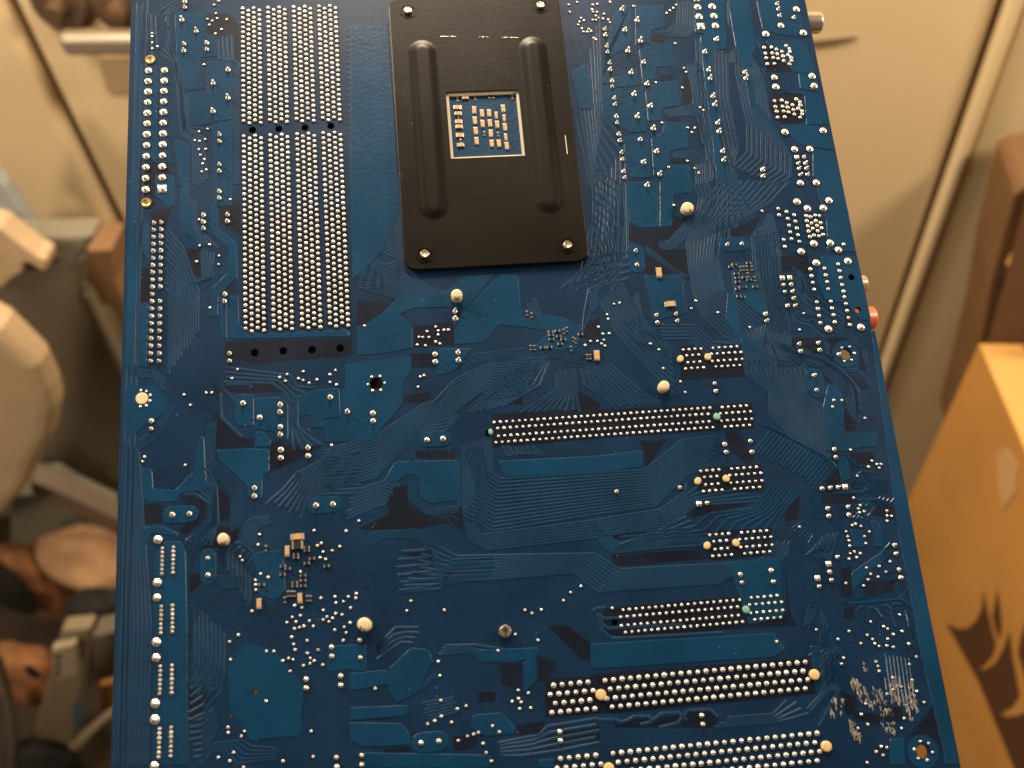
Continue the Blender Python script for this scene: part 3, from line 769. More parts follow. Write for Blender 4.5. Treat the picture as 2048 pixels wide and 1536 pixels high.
for i, (t, x, y) in enumerate(joints):
    v = random.randrange(NVAR); rz = random.uniform(-.5, .5) if t not in 'QR' else 0; s = random.uniform(.94, 1.06)
    zb = 0.17 if t not in 'DXC' else 0.14
    if i in single:
        if (t, v) not in JM:
            me = bpy.data.meshes.new('solder_joint'); me.from_pydata(*[JD[t][v][0], [], JD[t][v][1]]); me.materials.append(MAT['tin'])
            me.polygons.foreach_set('use_smooth', [True] * len(me.polygons)); JM[(t, v)] = me
        o = bpy.data.objects.new('solder_joint', JM[(t, v)]); C.objects.link(o); o.parent = board
        o.location = (x * MM, y * MM, (zb - .12) * MM); o.rotation_euler = (0, 0, rz); o.scale = (s, s, s)
    else:
        V, Fc = JD[t][v]; b = len(FV); ca, sa = math.cos(rz) * s, math.sin(rz) * s
        FV += [(x * MM + a * ca - q * sa, y * MM + a * sa + q * ca, z * s + (zb - .12) * MM) for a, q, z in V]
        FF += [tuple(k + b for k in f) for f in Fc]
o = mesh('solder_field', FV, FF, MAT['tin'], board, True); o['kind'] = 'stuff'

# ---- etched clearance round every joint
RV, RF = [], []
for t, x, y in joints:
    r = JT[t][0]; q = r + (.20 if t in 'LPMQ' else .15); b = len(RV); n = 10
    for k in range(n):
        a = 2 * math.pi * k / n; RV.append(((x + q * math.cos(a)) * MM, (y + q * math.sin(a)) * MM, .165 * MM))
    RV.append((x * MM, y * MM, .166 * MM)); RF += [(b + k, b + (k + 1) % n, b + n) for k in range(n)]
o = mesh('pad_clearance', RV, RF, MAT['clear_ring'], board); o['kind'] = 'stuff'

# ---- plated-through vias: tiny lacquered dots
VV, VF = [], []
def via(x, y, r=.22):
    V, Fc = lathe_data([(r, 0), (r * .8, .17), (r * .35, .17), (0, .10)], 6); b = len(VV)
    VV.extend((a * MM + x * MM, q * MM + y * MM, z * MM) for a, q, z in V); VF.extend(tuple(k + b for k in f) for f in Fc)
for c, x0, y0, x1, y1, n in (('K', 1120, 400, 1600, 1400, 90), ('L', 450, 350, 760, 1500, 90), ('T', 720, 700, 1400, 1450, 70), ('P', 400, 500, 1400, 1300, 80), ('Q', 560, 820, 1500, 1500, 110),
                             ('R', 200, 50, 1450, 1100, 110), ('D', 900, 50, 2000, 800, 150), ('C', 350, 850, 900, 1300, 60), ('C', 780, 250, 900, 700, 20), ('E', 1760, 50, 2048, 1400, 30),
                             ('I', 0, 100, 900, 1500, 130), ('I', 1150, 500, 1700, 1536, 90), ('F', 80, 950, 420, 1200, 25), ('G', 350, 650, 1100, 850, 40), ('B', 480, 250, 1000, 1200, 60), ('D', 640, 80, 670, 1300, 70),
                             ('O', 0, 100, 900, 900, 70), ('M', 200, 0, 2000, 1500, 90), ('N', 1600, 100, 2048, 1200, 60), ('S', 700, 280, 800, 560, 60)):
    for k in range(n): via(*cb(c, random.uniform(x0, x1), random.uniform(y0, y1)))
o = mesh('via_field', VV, VF, MAT['trace'], board); o['kind'] = 'stuff'

# ---- gold-plated location holes of the power connector
for c, x, y in (('A', 330, 490), ('B', 298, 188)):
    V, Fc = lathe_data([(1.75, 0), (1.75, .22), (1.2, .26), (.8, .12), (0, .1)], 16)
    px, py = cb(c, x, y); o = mesh('gold_pad', [(a * MM, b * MM, z * MM) for a, b, z in V], Fc, MAT['gold'], board); o.location = (px * MM, py * MM, .05 * MM)

# ---- pegs and push pins standing through the board
def peg(name, x, y, r, h, m, sx=1.0, ang=0.0, slot=0):
    V, Fc = lathe_data([(r, 0), (r, h * .72), (r * .86, h * .92), (r * .55, h), (0, h * 1.02)], 16)
    o = mesh(name, [(a * MM * sx, b * MM, z * MM) for a, b, z in V], Fc, m, board, False)
    o.location = (x * MM, y * MM, -.05 * MM); o.rotation_euler = (0, 0, ang)
    for k in range(slot):                        # split legs of the push pin
        a = (k - (slot - 1) / 2) * r * .55
        V, Fc = boxes([(a * MM, -r * .75 * MM, h * .86 * MM, .12 * MM, r * .62 * MM, h * .4 * MM)])
        mesh('slit', V, Fc, MAT['dark'], o)
    return o
for c, x, y, r, h, sx, ang, sl in (('F', 875, 935, 2.0, 3.2, .95, 0.0, 2), ('C', 922, 1465, 1.85, 3.0, .9, .1, 2), ('O', 118, 692, 2.0, 2.6, 1.1, -.6, 2), ('K', 803, 222, 2.1, 2.4, 1.05, .5, 1), ('M', 610, 210, 1.75, 2.8, 1.1, .9, 0)):
    X, Y = cb(c, x, y, h * .9); peg('push_pin', X, Y, r, h, MAT['nylon'], sx, ang, sl)
peg('hole_plug', -227.33, 0, 1.9, .35, MAT['nylon'])
for sl, kind in ((0, 'amber'), (1, 'green'), (2, 'amber'), (3, 'amber'), (4, 'green')):
    peg('slot_peg', -46.8, 1.9 - 20.32 * sl, 1.15, .9, MAT[kind], .92, .3)
    if kind == 'amber': peg('slot_peg', -56.0, 1.8 - 20.32 * sl, 1.2, .9, MAT[kind], .85, -.5)
X, Y = cb('G', 1152, 588, .5); peg('slot_peg', X, Y, .95, .9, MAT['green'], .75, .1)
for c, x, y in (('N', 90, 1268), ('N', 1840, 1103)):
    for dy in (0, -20.32):
        X, Y = cb(c, x, y, .6); peg('slot_peg', X, Y + dy, 1.55, 1.0, MAT['amber'])
X, Y = cb('O', 1273, 748, 1.0)                   # slotted stud of the south chip cooler
V, Fc = lathe_data([(1.85, 0), (1.85, 1.0), (1.6, 1.35), (.9, 1.35), (.8, 1.05), (0, 1.0)], 18)
st = mesh('slotted_stud', [(a * MM, b * MM, z * MM) for a, b, z in V], Fc, MAT['brass'], board); st.location = (X * MM, Y * MM, 0)
V, Fc = boxes([(0, 0, 1.36 * MM, .35 * MM, 3.0 * MM, .25 * MM)]); mesh('slot', V, Fc, MAT['dark'], st)

# ---- small chip parts soldered on this side
def chip(x, y, w, h, along='y', body='cap', end=.34, tall=.8):
    """w x h mm footprint; terminals at both ends of the long way"""
    if along == 'y': Lb = [(0, 0, tall / 2, w, h * (1 - end * .75), tall)]; Le = [(0, s * h * (.5 - end * .2), tall * .46, w * 1.03, h * end * .36, tall * .92) for s in (-1, 1)]; Lp = [(0, s * h * .5, .05, w * 1.05, h * .16, .14) for s in (-1, 1)]
    else: Lb = [(0, 0, tall / 2, w * (1 - end * .75), h, tall)]; Le = [(s * w * (.5 - end * .2), 0, tall * .46, w * end * .36, h * 1.03, tall * .92) for s in (-1, 1)]; Lp = [(s * w * .5, 0, .05, w * .16, h * 1.05, .14) for s in (-1, 1)]
    sc = lambda L: [tuple(k * MM for k in b) for b in L]
    V, Fc = boxes(sc(Lb)); o = mesh('chip_capacitor' if body == 'cap' else 'chip_resistor', V, Fc, MAT[body], board)
    o.location = (x * MM, y * MM, .14 * MM); o.rotation_euler = (0, 0, random.uniform(-.04, .04))
    V, Fc = boxes(sc(Le + Lp)); mesh('terminal', V, Fc, MAT['tin'], o)
for x, y in pairs('1017,905 1023,990 1030,1075 1037,1158 1081,932 1086,1016 1139,930 1146,1012 1153,1095 1161,1178 1205,1023 1219,1178 1254,892 1269,1044 1284,1198'):
    chip(*cb('E', x, y), 1.35, 2.6, 'y', tall=.55)
for x, y in pairs('1197,948 1262,970 1275,1125'): chip(*cb('E', x, y), .95, 2.5, 'y', tall=.6)
for x, y in pairs('880,884 900,1112'): chip(*cb('E', x, y), 2.5, 1.4, 'x', tall=.55)
for x, y in pairs('885,934 890,1002 894,1042 905,1193 945,804'): chip(*cb('E', x, y), 2.2, 1.2, 'x', tall=.6)
for c, s in (('E', '880,815 888,968 905,1160 1140,793 1172,793 1100,1097 1212,1103 1330,800 1025,808'),
             ('K', '1230,728 1255,725 1283,725 1323,723 1293,780 1347,812')):
    for x, y in pairs(s): chip(*cb(c, x, y), .8, 1.5, 'y', body='chip', tall=.35)
for c, s in (('K', '1152,713 1178,695 1297,683 1197,770 1203,803 1207,837 1262,800 1300,818 1207,895 1237,880 1260,880 1350,876 1217,953 1250,962'),
             ('F', '1643,1245 1647,1272 1650,1307 1698,1238 1708,1283 1745,1307 1720,1345 1578,1375 1633,1370 1887,1265'),
             ('D', '1525,118 1525,143 1613,60 1613,86 1655,152 1613,190 1775,213 1418,215 1455,235 1415,282 1583,290 1583,330 1583,375 1515,350 1515,376 1245,365')):
    for x, y in pairs(s): chip(*cb(c, x, y), 1.5, .75, 'x', body='chip', tall=.35)
for c, s in (('F', '1450,1093 1487,1110 1750,1243 1775,1227 1828,1308 1845,1320 1480,1375 1510,1375 1810,1383 1943,1450 1968,1450'), ('D', '1278,68 1460,440 1487,440 1512,440 1433,490 1616,478 1642,478'), ('A', '')):
    for x, y in pairs(s): chip(*cb(c, x, y), .75, 1.5, 'y', body='chip', tall=.35)
chip(*cb('K', 562, 762), 1.7, 3.3, 'y'); chip(*cb('K', 655, 1020), 3.3, 1.7, 'x'); chip(*cb('F', 2020, 1440), 1.7, 3.2, 'y')
chip(*cb('C', 1535, 1448), 3.6, 1.7, 'x'); chip(*cb('C', 1537, 1500), 2.9, 1.4, 'x', body='chip'); chip(*cb('D', 1537, 58), 2.9, 1.2, 'x', body='chip')
chip(*cb('D', 1453, 92), 1.3, 2.9, 'y'); chip(*cb('D', 1223, 522), 1.3, 2.7, 'y'); chip(*cb('D', 1558, 478), 1.3, 2.7, 'y')

# ---- lamp glints on the trace ridges near the corner, painted as cream slivers
GLINTS = '''
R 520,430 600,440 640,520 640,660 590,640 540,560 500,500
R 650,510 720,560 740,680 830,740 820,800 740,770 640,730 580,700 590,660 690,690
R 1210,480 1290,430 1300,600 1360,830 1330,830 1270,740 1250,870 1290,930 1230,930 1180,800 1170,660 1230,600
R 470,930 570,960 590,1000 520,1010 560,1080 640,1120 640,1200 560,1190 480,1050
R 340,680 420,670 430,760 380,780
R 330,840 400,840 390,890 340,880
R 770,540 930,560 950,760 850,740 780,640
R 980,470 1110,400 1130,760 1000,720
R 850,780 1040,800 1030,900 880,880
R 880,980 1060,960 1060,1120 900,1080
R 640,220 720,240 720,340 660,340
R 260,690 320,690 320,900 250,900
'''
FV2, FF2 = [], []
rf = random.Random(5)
for k, line in enumerate(GLINTS.strip().split('\n')):
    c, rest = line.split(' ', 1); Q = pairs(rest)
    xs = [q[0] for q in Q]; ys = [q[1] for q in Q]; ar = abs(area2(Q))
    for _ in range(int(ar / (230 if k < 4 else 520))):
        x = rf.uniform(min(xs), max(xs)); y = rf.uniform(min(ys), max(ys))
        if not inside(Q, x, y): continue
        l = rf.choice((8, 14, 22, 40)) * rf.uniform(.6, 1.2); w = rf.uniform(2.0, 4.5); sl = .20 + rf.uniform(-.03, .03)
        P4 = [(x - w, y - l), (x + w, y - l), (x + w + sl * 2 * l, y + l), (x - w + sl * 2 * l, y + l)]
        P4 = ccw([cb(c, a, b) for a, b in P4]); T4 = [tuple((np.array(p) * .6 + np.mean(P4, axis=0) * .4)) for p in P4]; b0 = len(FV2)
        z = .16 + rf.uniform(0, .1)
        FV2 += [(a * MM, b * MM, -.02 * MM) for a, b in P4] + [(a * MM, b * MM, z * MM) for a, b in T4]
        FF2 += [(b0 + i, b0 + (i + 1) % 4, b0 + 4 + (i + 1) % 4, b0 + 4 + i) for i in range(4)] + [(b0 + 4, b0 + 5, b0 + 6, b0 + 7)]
o = mesh('trace_glints', FV2, FF2, MAT['glint'], board); o['kind'] = 'stuff'

# ---- black bracket with its insulator, ribs and threaded studs
PX0, PX1, PY0, PY1 = -143.8, -82.2, 37.6, 143.5
HX0, HX1, HY0, HY1 = -125.8, -100.2, 78.0, 104.1
bp = plate('backplate', rounded([(PX0, PY0), (PX1, PY0), (PX1, PY1), (PX0, PY1)], 5.0, 8), [[(HX0, HY0), (HX1, HY0), (HX1, HY1), (HX0, HY1)]], 0.5, 1.6, MAT['black'], board, chamfer=.4)
plate('insulator', rounded([(PX0 + .5, PY0 + .5), (PX1 - .5, PY0 + .5), (PX1 - .5, PY1 - .5), (PX0 + .5, PY1 - .5)], 5.0, 8), [[(HX0 - .4, HY0 - .4), (HX1 + .4, HY0 - .4), (HX1 + .4, HY1 + .4), (HX0 - .4, HY1 + .4)]], .22, .5, MAT['rubber'], bp)
# pale film framing the window
plate('insulator_film', [(HX0 + .01, HY0 + .01), (HX1 - .01, HY0 + .01), (HX1 - .01, HY1 - .01), (HX0 + .01, HY1 - .01)], [[(HX0 + 1.0, HY0 + .9), (HX1 - .95, HY0 + .9), (HX1 - .95, HY1 - 1.15), (HX0 + 1.0, HY1 - 1.15)]], .21, .85, MAT['cream'], bp)
# copper area below the window
prism('copper_area', [(HX0 - .5, HY0 - .5), (HX1 + .5, HY0 - .5), (HX1 + .5, HY1 + .5), (HX0 - .5, HY1 + .5)], -.05, .13, .1, MAT['pour'], board)
def rib(x, y0, y1, r, h):
    n = 12; V = []; Fc = []; prof = [(q / n) for q in range(n + 1)]
    ring = [(x + math.cos(t), y1 + math.sin(t)) for t in np.linspace(0, math.pi, 17)]
    base = []
    for t in np.linspace(0, math.pi, 17): base.append((x, y1, math.cos(t), math.sin(t)))
    for t in np.linspace(math.pi, 2 * math.pi, 17): base.append((x, y0, math.cos(t), math.sin(t)))
    m_ = len(base)
    for f in prof:
        d = r * (1 - f); z = 1.6 - .02 + h * (.5 - .5 * math.cos(math.pi * min(1, f * 1.35))) 
        V += [((cx + d * a) * MM, (cy + d * b) * MM, z * MM) for cx, cy, a, b in base]
    for j in range(n):
        for k in range(m_): Fc.append((j * m_ + k, j * m_ + (k + 1) % m_, (j + 1) * m_ + (k + 1) % m_, (j + 1) * m_ + k))
    for k in range(16): Fc.append((n * m_ + k, n * m_ + k + 1, n * m_ + 33 - k - 1, n * m_ + 33 - k)) if False else None
    o = mesh('rib', V, Fc, MAT['black'], bp, True)
for x in (-132.9, -93.6): rib(x, 60.5, 120.5, 5.5, 0.85)
for x, y in ((-137.0, 137.8), (-89.2, 138.4), (-136.9, 42.9), (-89.2, 43.5)):
    # raised hexagonal pocket and the stud end inside it
    hx = circle(x, y, 2.9, 6, .3)
    plate('stud_seat', circle(x, y, 3.1, 6, .3), [circle(x, y, 2.65, 6, .3)], 1.5, 1.8, MAT['black'], bp)
    V, Fc = lathe_data([(1.45, 0), (1.45, 1.0), (1.2, 1.3), (.4, 1.2), (0, 1.2)], 14)
    s = mesh('threaded_stud', [(a * MM, b * MM, z * MM) for a, b, z in V], Fc, MAT['brass'], bp); s.location = (x * MM, y * MM, 1.5 * MM)
# bright scratch on the bracket
a = cb('E', 1762, 1110, 1.6); b = cb('E', 1780, 1262, 1.6)
prism('scratch', [(a[0] - .15, a[1]), (a[0] + .2, a[1]), (b[0] + .2, b[1]), (b[0] - .15, b[1])], 1.58, 1.64, .02, MAT['cream'], bp)

for x0, x1, y in ((740, 870, 297), (1060, 1140, 300), (1240, 1385, 305)):
    a = cb('E', x0, y, 1.6); b = cb('E', x1, y + 2, 1.6)
    prism('scratch', [(a[0], a[1] - .06), (b[0], b[1] - .06), (b[0], b[1] + .07), (a[0], a[1] + .05)], 1.58, 1.63, .01, MAT['brass'], bp)

# ---- sockets and jacks on the far (component) side; their dark bodies close the peg holes
def behind(name, x0, x1, y0, y1, d, m):
    V, Fc = boxes([((x0 + x1) / 2 * MM, (y0 + y1) / 2 * MM, -(1.6 + d / 2) * MM, (x1 - x0) * MM, (y1 - y0) * MM, d * MM)])
    return mesh(name, V, Fc, MAT[m], board)
for s in range(4): behind('memory_socket', -196.2 + s * 8.86, -188.5 + s * 8.86, 9.0, 150, 12, 'dark')
for sl, xa in ((0, -57), (1, -122), (2, -57), (3, -57), (4, -90)): behind('expansion_slot', xa, -33, -3 - 20.32 * sl, 6.5 - 20.32 * sl, 11, 'dark')
for sl in (5, 6): behind('expansion_slot', -112, -27, -106 + 20.32 * (5 - sl), -94 + 20.32 * (5 - sl), 11, 'dark')
behind('chip_cooler', -175, -140, -16, 16, 12, 'redbrown'); behind('chip_cooler', -190, -150, -110, -60, 10, 'dark')
behind('jack_block', -8, 9.5, 18, 62, 22, 'dark'); behind('jack_block', -8, 9.5, 64, 160, 22, 'dark')
# round connector poking out over the board's edge
x, y = bmm(1618, 46, -14.0)
V, Fc = lathe_data([(4.1, -12), (4.1, 3.6), (3.75, 4.4), (2.9, 4.7), (2.8, 3.8), (0, 3.7)], 28)
o = mesh('round_connector', [(z * MM, a * MM, b * MM) for a, b, z in V], Fc, MAT['chrome'], board, False)
for p in o.data.polygons: p.use_smooth = len(p.vertices) == 4
o.location = (x * MM, y * MM, -14.0 * MM)
for u, v, m_, r in ((1724, 569, 'clear', 3.2), (1741, 636, 'orange', 3.9)):
    x, y = bmm(u, v, -9.0)
    V, Fc = lathe_data([(r, -12), (r, .7), (r * .85, 1.3), (r * .5, 1.3), (0, 1.1)], 22)
    o = mesh('audio_jack', [(z * MM, a * MM, b * MM) for a, b, z in V], Fc, MAT[m_], board, True); o.location = (x * MM, y * MM, -9 * MM)

# ================================================================== THE ROOM BEHIND, out of focus
BG = dict(
    paint=mat('cream_door_paint', (0.65, 0.505, 0.295), 0.45, vary=0.03, vscale=3),
    wallp=mat('wall_paint', (0.68, 0.52, 0.30), 0.6, vary=0.03, vscale=3),
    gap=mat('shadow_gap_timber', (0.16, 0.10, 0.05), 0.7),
    floor=mat('floor_boards', (0.035, 0.022, 0.013), 0.5, vary=0.3, vscale=8),
    steel=mat('brushed_steel', (0.42, 0.36, 0.28), 0.45, metal=0.9),
    bronze=mat('bronze_rosette', (0.20, 0.13, 0.08), 0.35, metal=0.7),
    carton=mat('cardboard', (0.46, 0.225, 0.052), 0.7, vary=0.06, vscale=12),
    carton_lit=mat('cardboard_lit', (0.66, 0.36, 0.10), 0.7, vary=0.06, vscale=12),  # lighter cardboard copy, light on the upturned flaps painted in
    plate=mat('tan_lever_shadow', (0.36, 0.25, 0.13), 0.45),  # colour of the lever's painted shadow
    carton_shade=mat('cardboard_shaded', (0.17, 0.085, 0.03), 0.7, vary=0.08, vscale=12),  # dark cardboard copy, shade of the box opening painted in
    ink=mat('dark_brown_print', (0.075, 0.03, 0.008), 0.6),
    tape=mat('packing_tape', (0.54, 0.33, 0.14), 0.25, vary=0.1, vscale=30),
    inside=mat('carton_inside_shaded', (0.10, 0.045, 0.015), 0.8),  # cardboard darkened to carry the shade inside the box
    bag=mat('cream_paper', (0.50, 0.365, 0.215), 0.7, vary=0.08, vscale=12, bump=1.0, bscale=22),
    bin=mat('grey_plastic', (0.17, 0.145, 0.10), 0.35, vary=0.1, vscale=6),
    bin2=mat('grey_plastic_lid', (0.22, 0.20, 0.145), 0.35),
    blue=mat('pale_blue_grey', (0.34, 0.37, 0.36), 0.5),
    tan=mat('tan_wood', (0.36, 0.20, 0.10), 0.5),
    cloth=mat('brown_cloth', (0.26, 0.115, 0.04), 0.9, vary=0.35, vscale=18),
    cloth2=mat('tan_cloth', (0.34, 0.20, 0.10), 0.9, vary=0.3, vscale=14),
    black=mat('black_fabric', (0.008, 0.007, 0.006), 0.8),
    grey=mat('grey_wood', (0.15, 0.11, 0.075), 0.6),
    white=mat('white_plastic', (0.24, 0.19, 0.12), 0.4),
    white2=mat('ivory_plastic', (0.40, 0.32, 0.21), 0.4),
    label=mat('blue_label', (0.06, 0.10, 0.14), 0.5),
    cable=mat('grey_cable', (0.16, 0.13, 0.10), 0.5),
)
DOOR_Y = 0.965
def wbox(name, x0, x1, y0, y1, z0, z1, m, parent=None, bevel=0.0):
    V, Fc = boxes([((x0 + x1) / 2, (y0 + y1) / 2, (z0 + z1) / 2, x1 - x0, y1 - y0, z1 - z0)])
    o = mesh(name, V, Fc, m, parent)
    if bevel:
        b = o.modifiers.new('bevel', 'BEVEL'); b.width = bevel; b.segments = 3
    return o
def slab_px(name, px, Y, depth, m, parent=None, bevel=.004, tilt=0.0):
    """outline at distance Y (from the thing's place on the floor), real thickness depth"""
    P = [on_Y(u, v, Y) for u, v in px]; P = [np.array([p[0], p[1], max(p[2], .001)]) for p in P]
    P2 = [(p[0], p[2]) for p in P]
    if area2(P2) < 0: P = P[::-1]
    n = len(P)
    V = list(P) + [p + np.array([0, depth, tilt * depth]) for p in P]
    o = mesh(name, V, [tuple(range(n)), tuple(range(2 * n - 1, n - 1, -1))] + [(i, n + i, n + (i + 1) % n, (i + 1) % n) for i in range(n)], m, parent)
    if bevel:
        b = o.modifiers.new('bevel', 'BEVEL'); b.width = bevel; b.segments = 3; b.limit_method = 'ANGLE'
    return o

xl = on_Y(150, 258, DOOR_Y)[0]                  # the two upright lines beside the door leaf
xr = on_Y(1905, 300, DOOR_Y)[0]; xr2 = on_Y(1935, 300, DOOR_Y)[0]
fl = wbox('floor', -2.2, 2.2, -0.6, 1.2, -0.05, 0, BG['floor']); fl['kind'] = 'structure'
wl = wbox('wall', -2.2, 2.2, DOOR_Y + 0.045, DOOR_Y + 0.12, 0, 2.4, BG['wallp']); wl['kind'] = 'structure'
door = empty('door', 'cream painted door with a steel lever handle, behind the circuit board', 'door', ((xl + xr) / 2, DOOR_Y, 0))
def dp(o):
    o.parent = door; o.matrix_parent_inverse = Matrix.Translation(door.location).inverted(); return o
dp(wbox('door_leaf', xl + .006, xr - .006, DOOR_Y, DOOR_Y + .04, .012, 2.1, BG['paint'], bevel=.003))
dp(wbox('door_frame', xl - .32, xl - .006, DOOR_Y - .012, DOOR_Y + .045, .002, 2.15, BG['paint'], bevel=.012))
dp(wbox('door_frame', xr + .002, xr2, DOOR_Y - .014, DOOR_Y + .045, .002, 2.15, BG['paint'], bevel=.006))
dp(wbox('door_frame', xr2 + .004, xr2 + .5, DOOR_Y - .002, DOOR_Y + .045, .002, 2.15, BG['paint'], bevel=.004))
dp(wbox('door_gap', xl - .005, xl + .005, DOOR_Y + .012, DOOR_Y + .045, .013, 2.09, BG['gap']))
# lever handle
ya = DOOR_Y - .055
p0 = on_Y(126, 84, ya); p1 = on_Y(420, 84, ya)
lev = wbox('lever', p0[0], p1[0], ya - .010, ya + .010, p0[2] - .013, p0[2] + .013, BG['steel'], bevel=.007); dp(lev)
for u, v, r in ((125, 4, .034), (248, 6, .036)):
    q = on_Y(u, v, DOOR_Y)
    V, Fc = lathe_data([(r, 0), (r, .008), (r * .8, .012), (r * .35, .012), (r * .3, .03), (0, .03)], 24)
    o = mesh('rosette', [(a + q[0], DOOR_Y - z, b + q[2]) for a, b, z in V], [f[::-1] for f in Fc], BG['bronze']); dp(o)
q = on_Y(330, 84, DOOR_Y)
V, Fc = lathe_data([(.011, -.002), (.011, .056), (0, .056)], 16); dp(mesh('spindle', [(a + q[0], DOOR_Y - z, b + q[2]) for a, b, z in V], [f[::-1] for f in Fc], BG['steel']))
dp(slab_px('lever_shadow', [(196, 116), (300, 116), (300, 184), (214, 184)], DOOR_Y - .004, .004, BG['plate'], bevel=0))  # shadow below the lever, painted as a tan slab on the leaf
# dark crescent streak laid on the leaf
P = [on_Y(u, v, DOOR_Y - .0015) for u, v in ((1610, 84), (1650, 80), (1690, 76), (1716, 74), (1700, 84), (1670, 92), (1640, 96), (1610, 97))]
n = len(P); dp(mesh('dark_streak', list(P) + [p + np.array([0, .002, 0]) for p in P], [tuple(range(n))[::-1]] + [(i, (i + 1) % n, n + (i + 1) % n, n + i) for i in range(n)], BG['gap']))

# ---- cardboard box with printed sails: its long side faces the board
c0 = on_Y(1958, 688, .80); bz = c0[2]; c0 = np.array([c0[0], c0[1], 0])
UU = np.array([.129, -.9917, 0]); WW = np.array([.9917, .129, 0]); UP = np.array([0, 0, 1.0])
box = empty('cardboard_box', 'open brown cardboard box printed with dark sails, standing before the door', 'box', tuple(c0))
def bx(o):
    o.parent = box; o.matrix_parent_inverse = Matrix.Translation(box.location).inverted(); return o
def on_side(u, v, off=0.0):
    d = ray(u, v); return CAM + d * (float(WW @ (c0 - WW * off - CAM)) / float(WW @ d))
def panel(name, o, a, b, t, m):                  # parallelogram o, a, b with thickness vector t
    P = [o, o + a, o + a + b, o + b]; V = P + [p + t for p in P]
    return bx(mesh(name, V, [(0, 1, 2, 3), (7, 6, 5, 4)] + [(i, 4 + i, 4 + (i + 1) % 4, (i + 1) % 4) for i in range(4)], m))
BL, BW, TH = .56, .40, .005
panel('side_panel', c0, UU * BL, UP * bz, WW * TH, BG['carton'])
panel('side_panel', c0 + WW * BW, UU * BL, UP * bz, -WW * TH, BG['carton'])
panel('end_panel', c0 + WW * TH, WW * (BW - 2 * TH), UP * bz, UU * TH, BG['carton'])
panel('end_panel', c0 + UU * (BL - TH) + WW * TH, WW * (BW - 2 * TH), UP * bz, UU * TH, BG['carton'])
panel('base_panel', c0 + WW * TH + UU * TH + UP * .003, UU * (BL - 2 * TH), WW * (BW - 2 * TH), UP * TH, BG['inside'])
rim = c0 + UP * (bz + .001)
panel('flap', rim + UU * .004 - WW * .002, UU * (BL - .01), WW * .05 - UP * .006, UP * .004, BG['carton_lit'])
panel('flap', rim + UU * .10 + WW * .052 - UP * .012, UU * .36, WW * .13 - UP * .05, UP * .004, BG['carton'])
panel('end_flap', rim + WW * .01, WW * (BW - .04), UP * .20 - UU * .05, UU * .004, BG['inside'])
panel('end_flap', rim + WW * .06 + UP * .02 + UU * .03, WW * .3, UP * .15 + UU * .03, UU * .004, BG['carton_lit'])
SAIL = ['345,840 400,865 450,860 490,820 515,760 522,690 545,800 580,940 560,1000 520,1040 495,1060 530,1060 580,1030 620,960 645,880 660,1000 690,1160 695,1185 660,1240 595,1275 640,1290 700,1280 760,1240 790,1150 830,1536 860,1640 730,1640 670,1536 500,1120',
        '588,680 600,760 608,850 598,910 580,860 565,800 580,740', '728,830 705,900 690,980 720,1080 750,1160 770,1000']
for s in SAIL:
    P = [on_side(1750 + x / 2.416, 900 + y / 2.416, .0016) for x, y in pairs(s)]
    n = len(P); bm = bmesh.new(); vv = [bm.verts.new(tuple(p)) for p in P]
    es = [bm.edges.new((vv[i], vv[(i + 1) % n])) for i in range(n)]
    bmesh.ops.triangle_fill(bm, use_beauty=True, edges=es)
    r = bmesh.ops.extrude_face_region(bm, geom=bm.faces[:])
    bmesh.ops.translate(bm, vec=tuple(WW * .001), verts=[v for v in r['geom'] if isinstance(v, bmesh.types.BMVert)])
    bmesh.ops.recalc_face_normals(bm, faces=bm.faces)
    me = bpy.data.meshes.new('printed_sail'); bm.to_mesh(me); bm.free(); bx(link('printed_sail', me, BG['ink']))
P = [on_side(u, v, .0016) for u, v in ((1992, 905), (2012, 895), (2035, 930), (2030, 985), (2006, 1020), (1998, 975))]
n = len(P); bx(mesh('tape_strip', P + [p + WW * .001 for p in P], [tuple(range(n))] + [(i, n + i, n + (i + 1) % n, (i + 1) % n) for i in range(n)], BG['tape']))

cb2 = empty('box_opening', 'dark opening of the printed cardboard box, its shade set into brown slabs, with a raised flap', 'carton', tuple(on_Y(2048, 600, .86) * np.array([1, 1, 0])))  # added slabs for the box's own dark opening, not a second carton
def cc(o):
    o.parent = cb2; o.matrix_parent_inverse = Matrix.Translation(cb2.location).inverted(); return o
cc(slab_px('opening_slab', [(2028, 388), (2048, 376), (2250, 350), (2250, 900), (1900, 900), (1958, 690), (1982, 560)], .85, .09, BG['carton_shade'], bevel=.003))
cc(slab_px('gap_shade', [(1992, 655), (2004, 565), (2048, 478), (2070, 470), (2030, 530), (2052, 612), (2250, 560), (2250, 640)], .846, .003, BG['black'], bevel=0))  # black slab painted in for the shade within the opening
cc(slab_px('opening_flap', [(2014, 532), (2048, 470), (2250, 380), (2250, 560), (2050, 610)], .838, .006, BG['carton_lit'], bevel=.001))

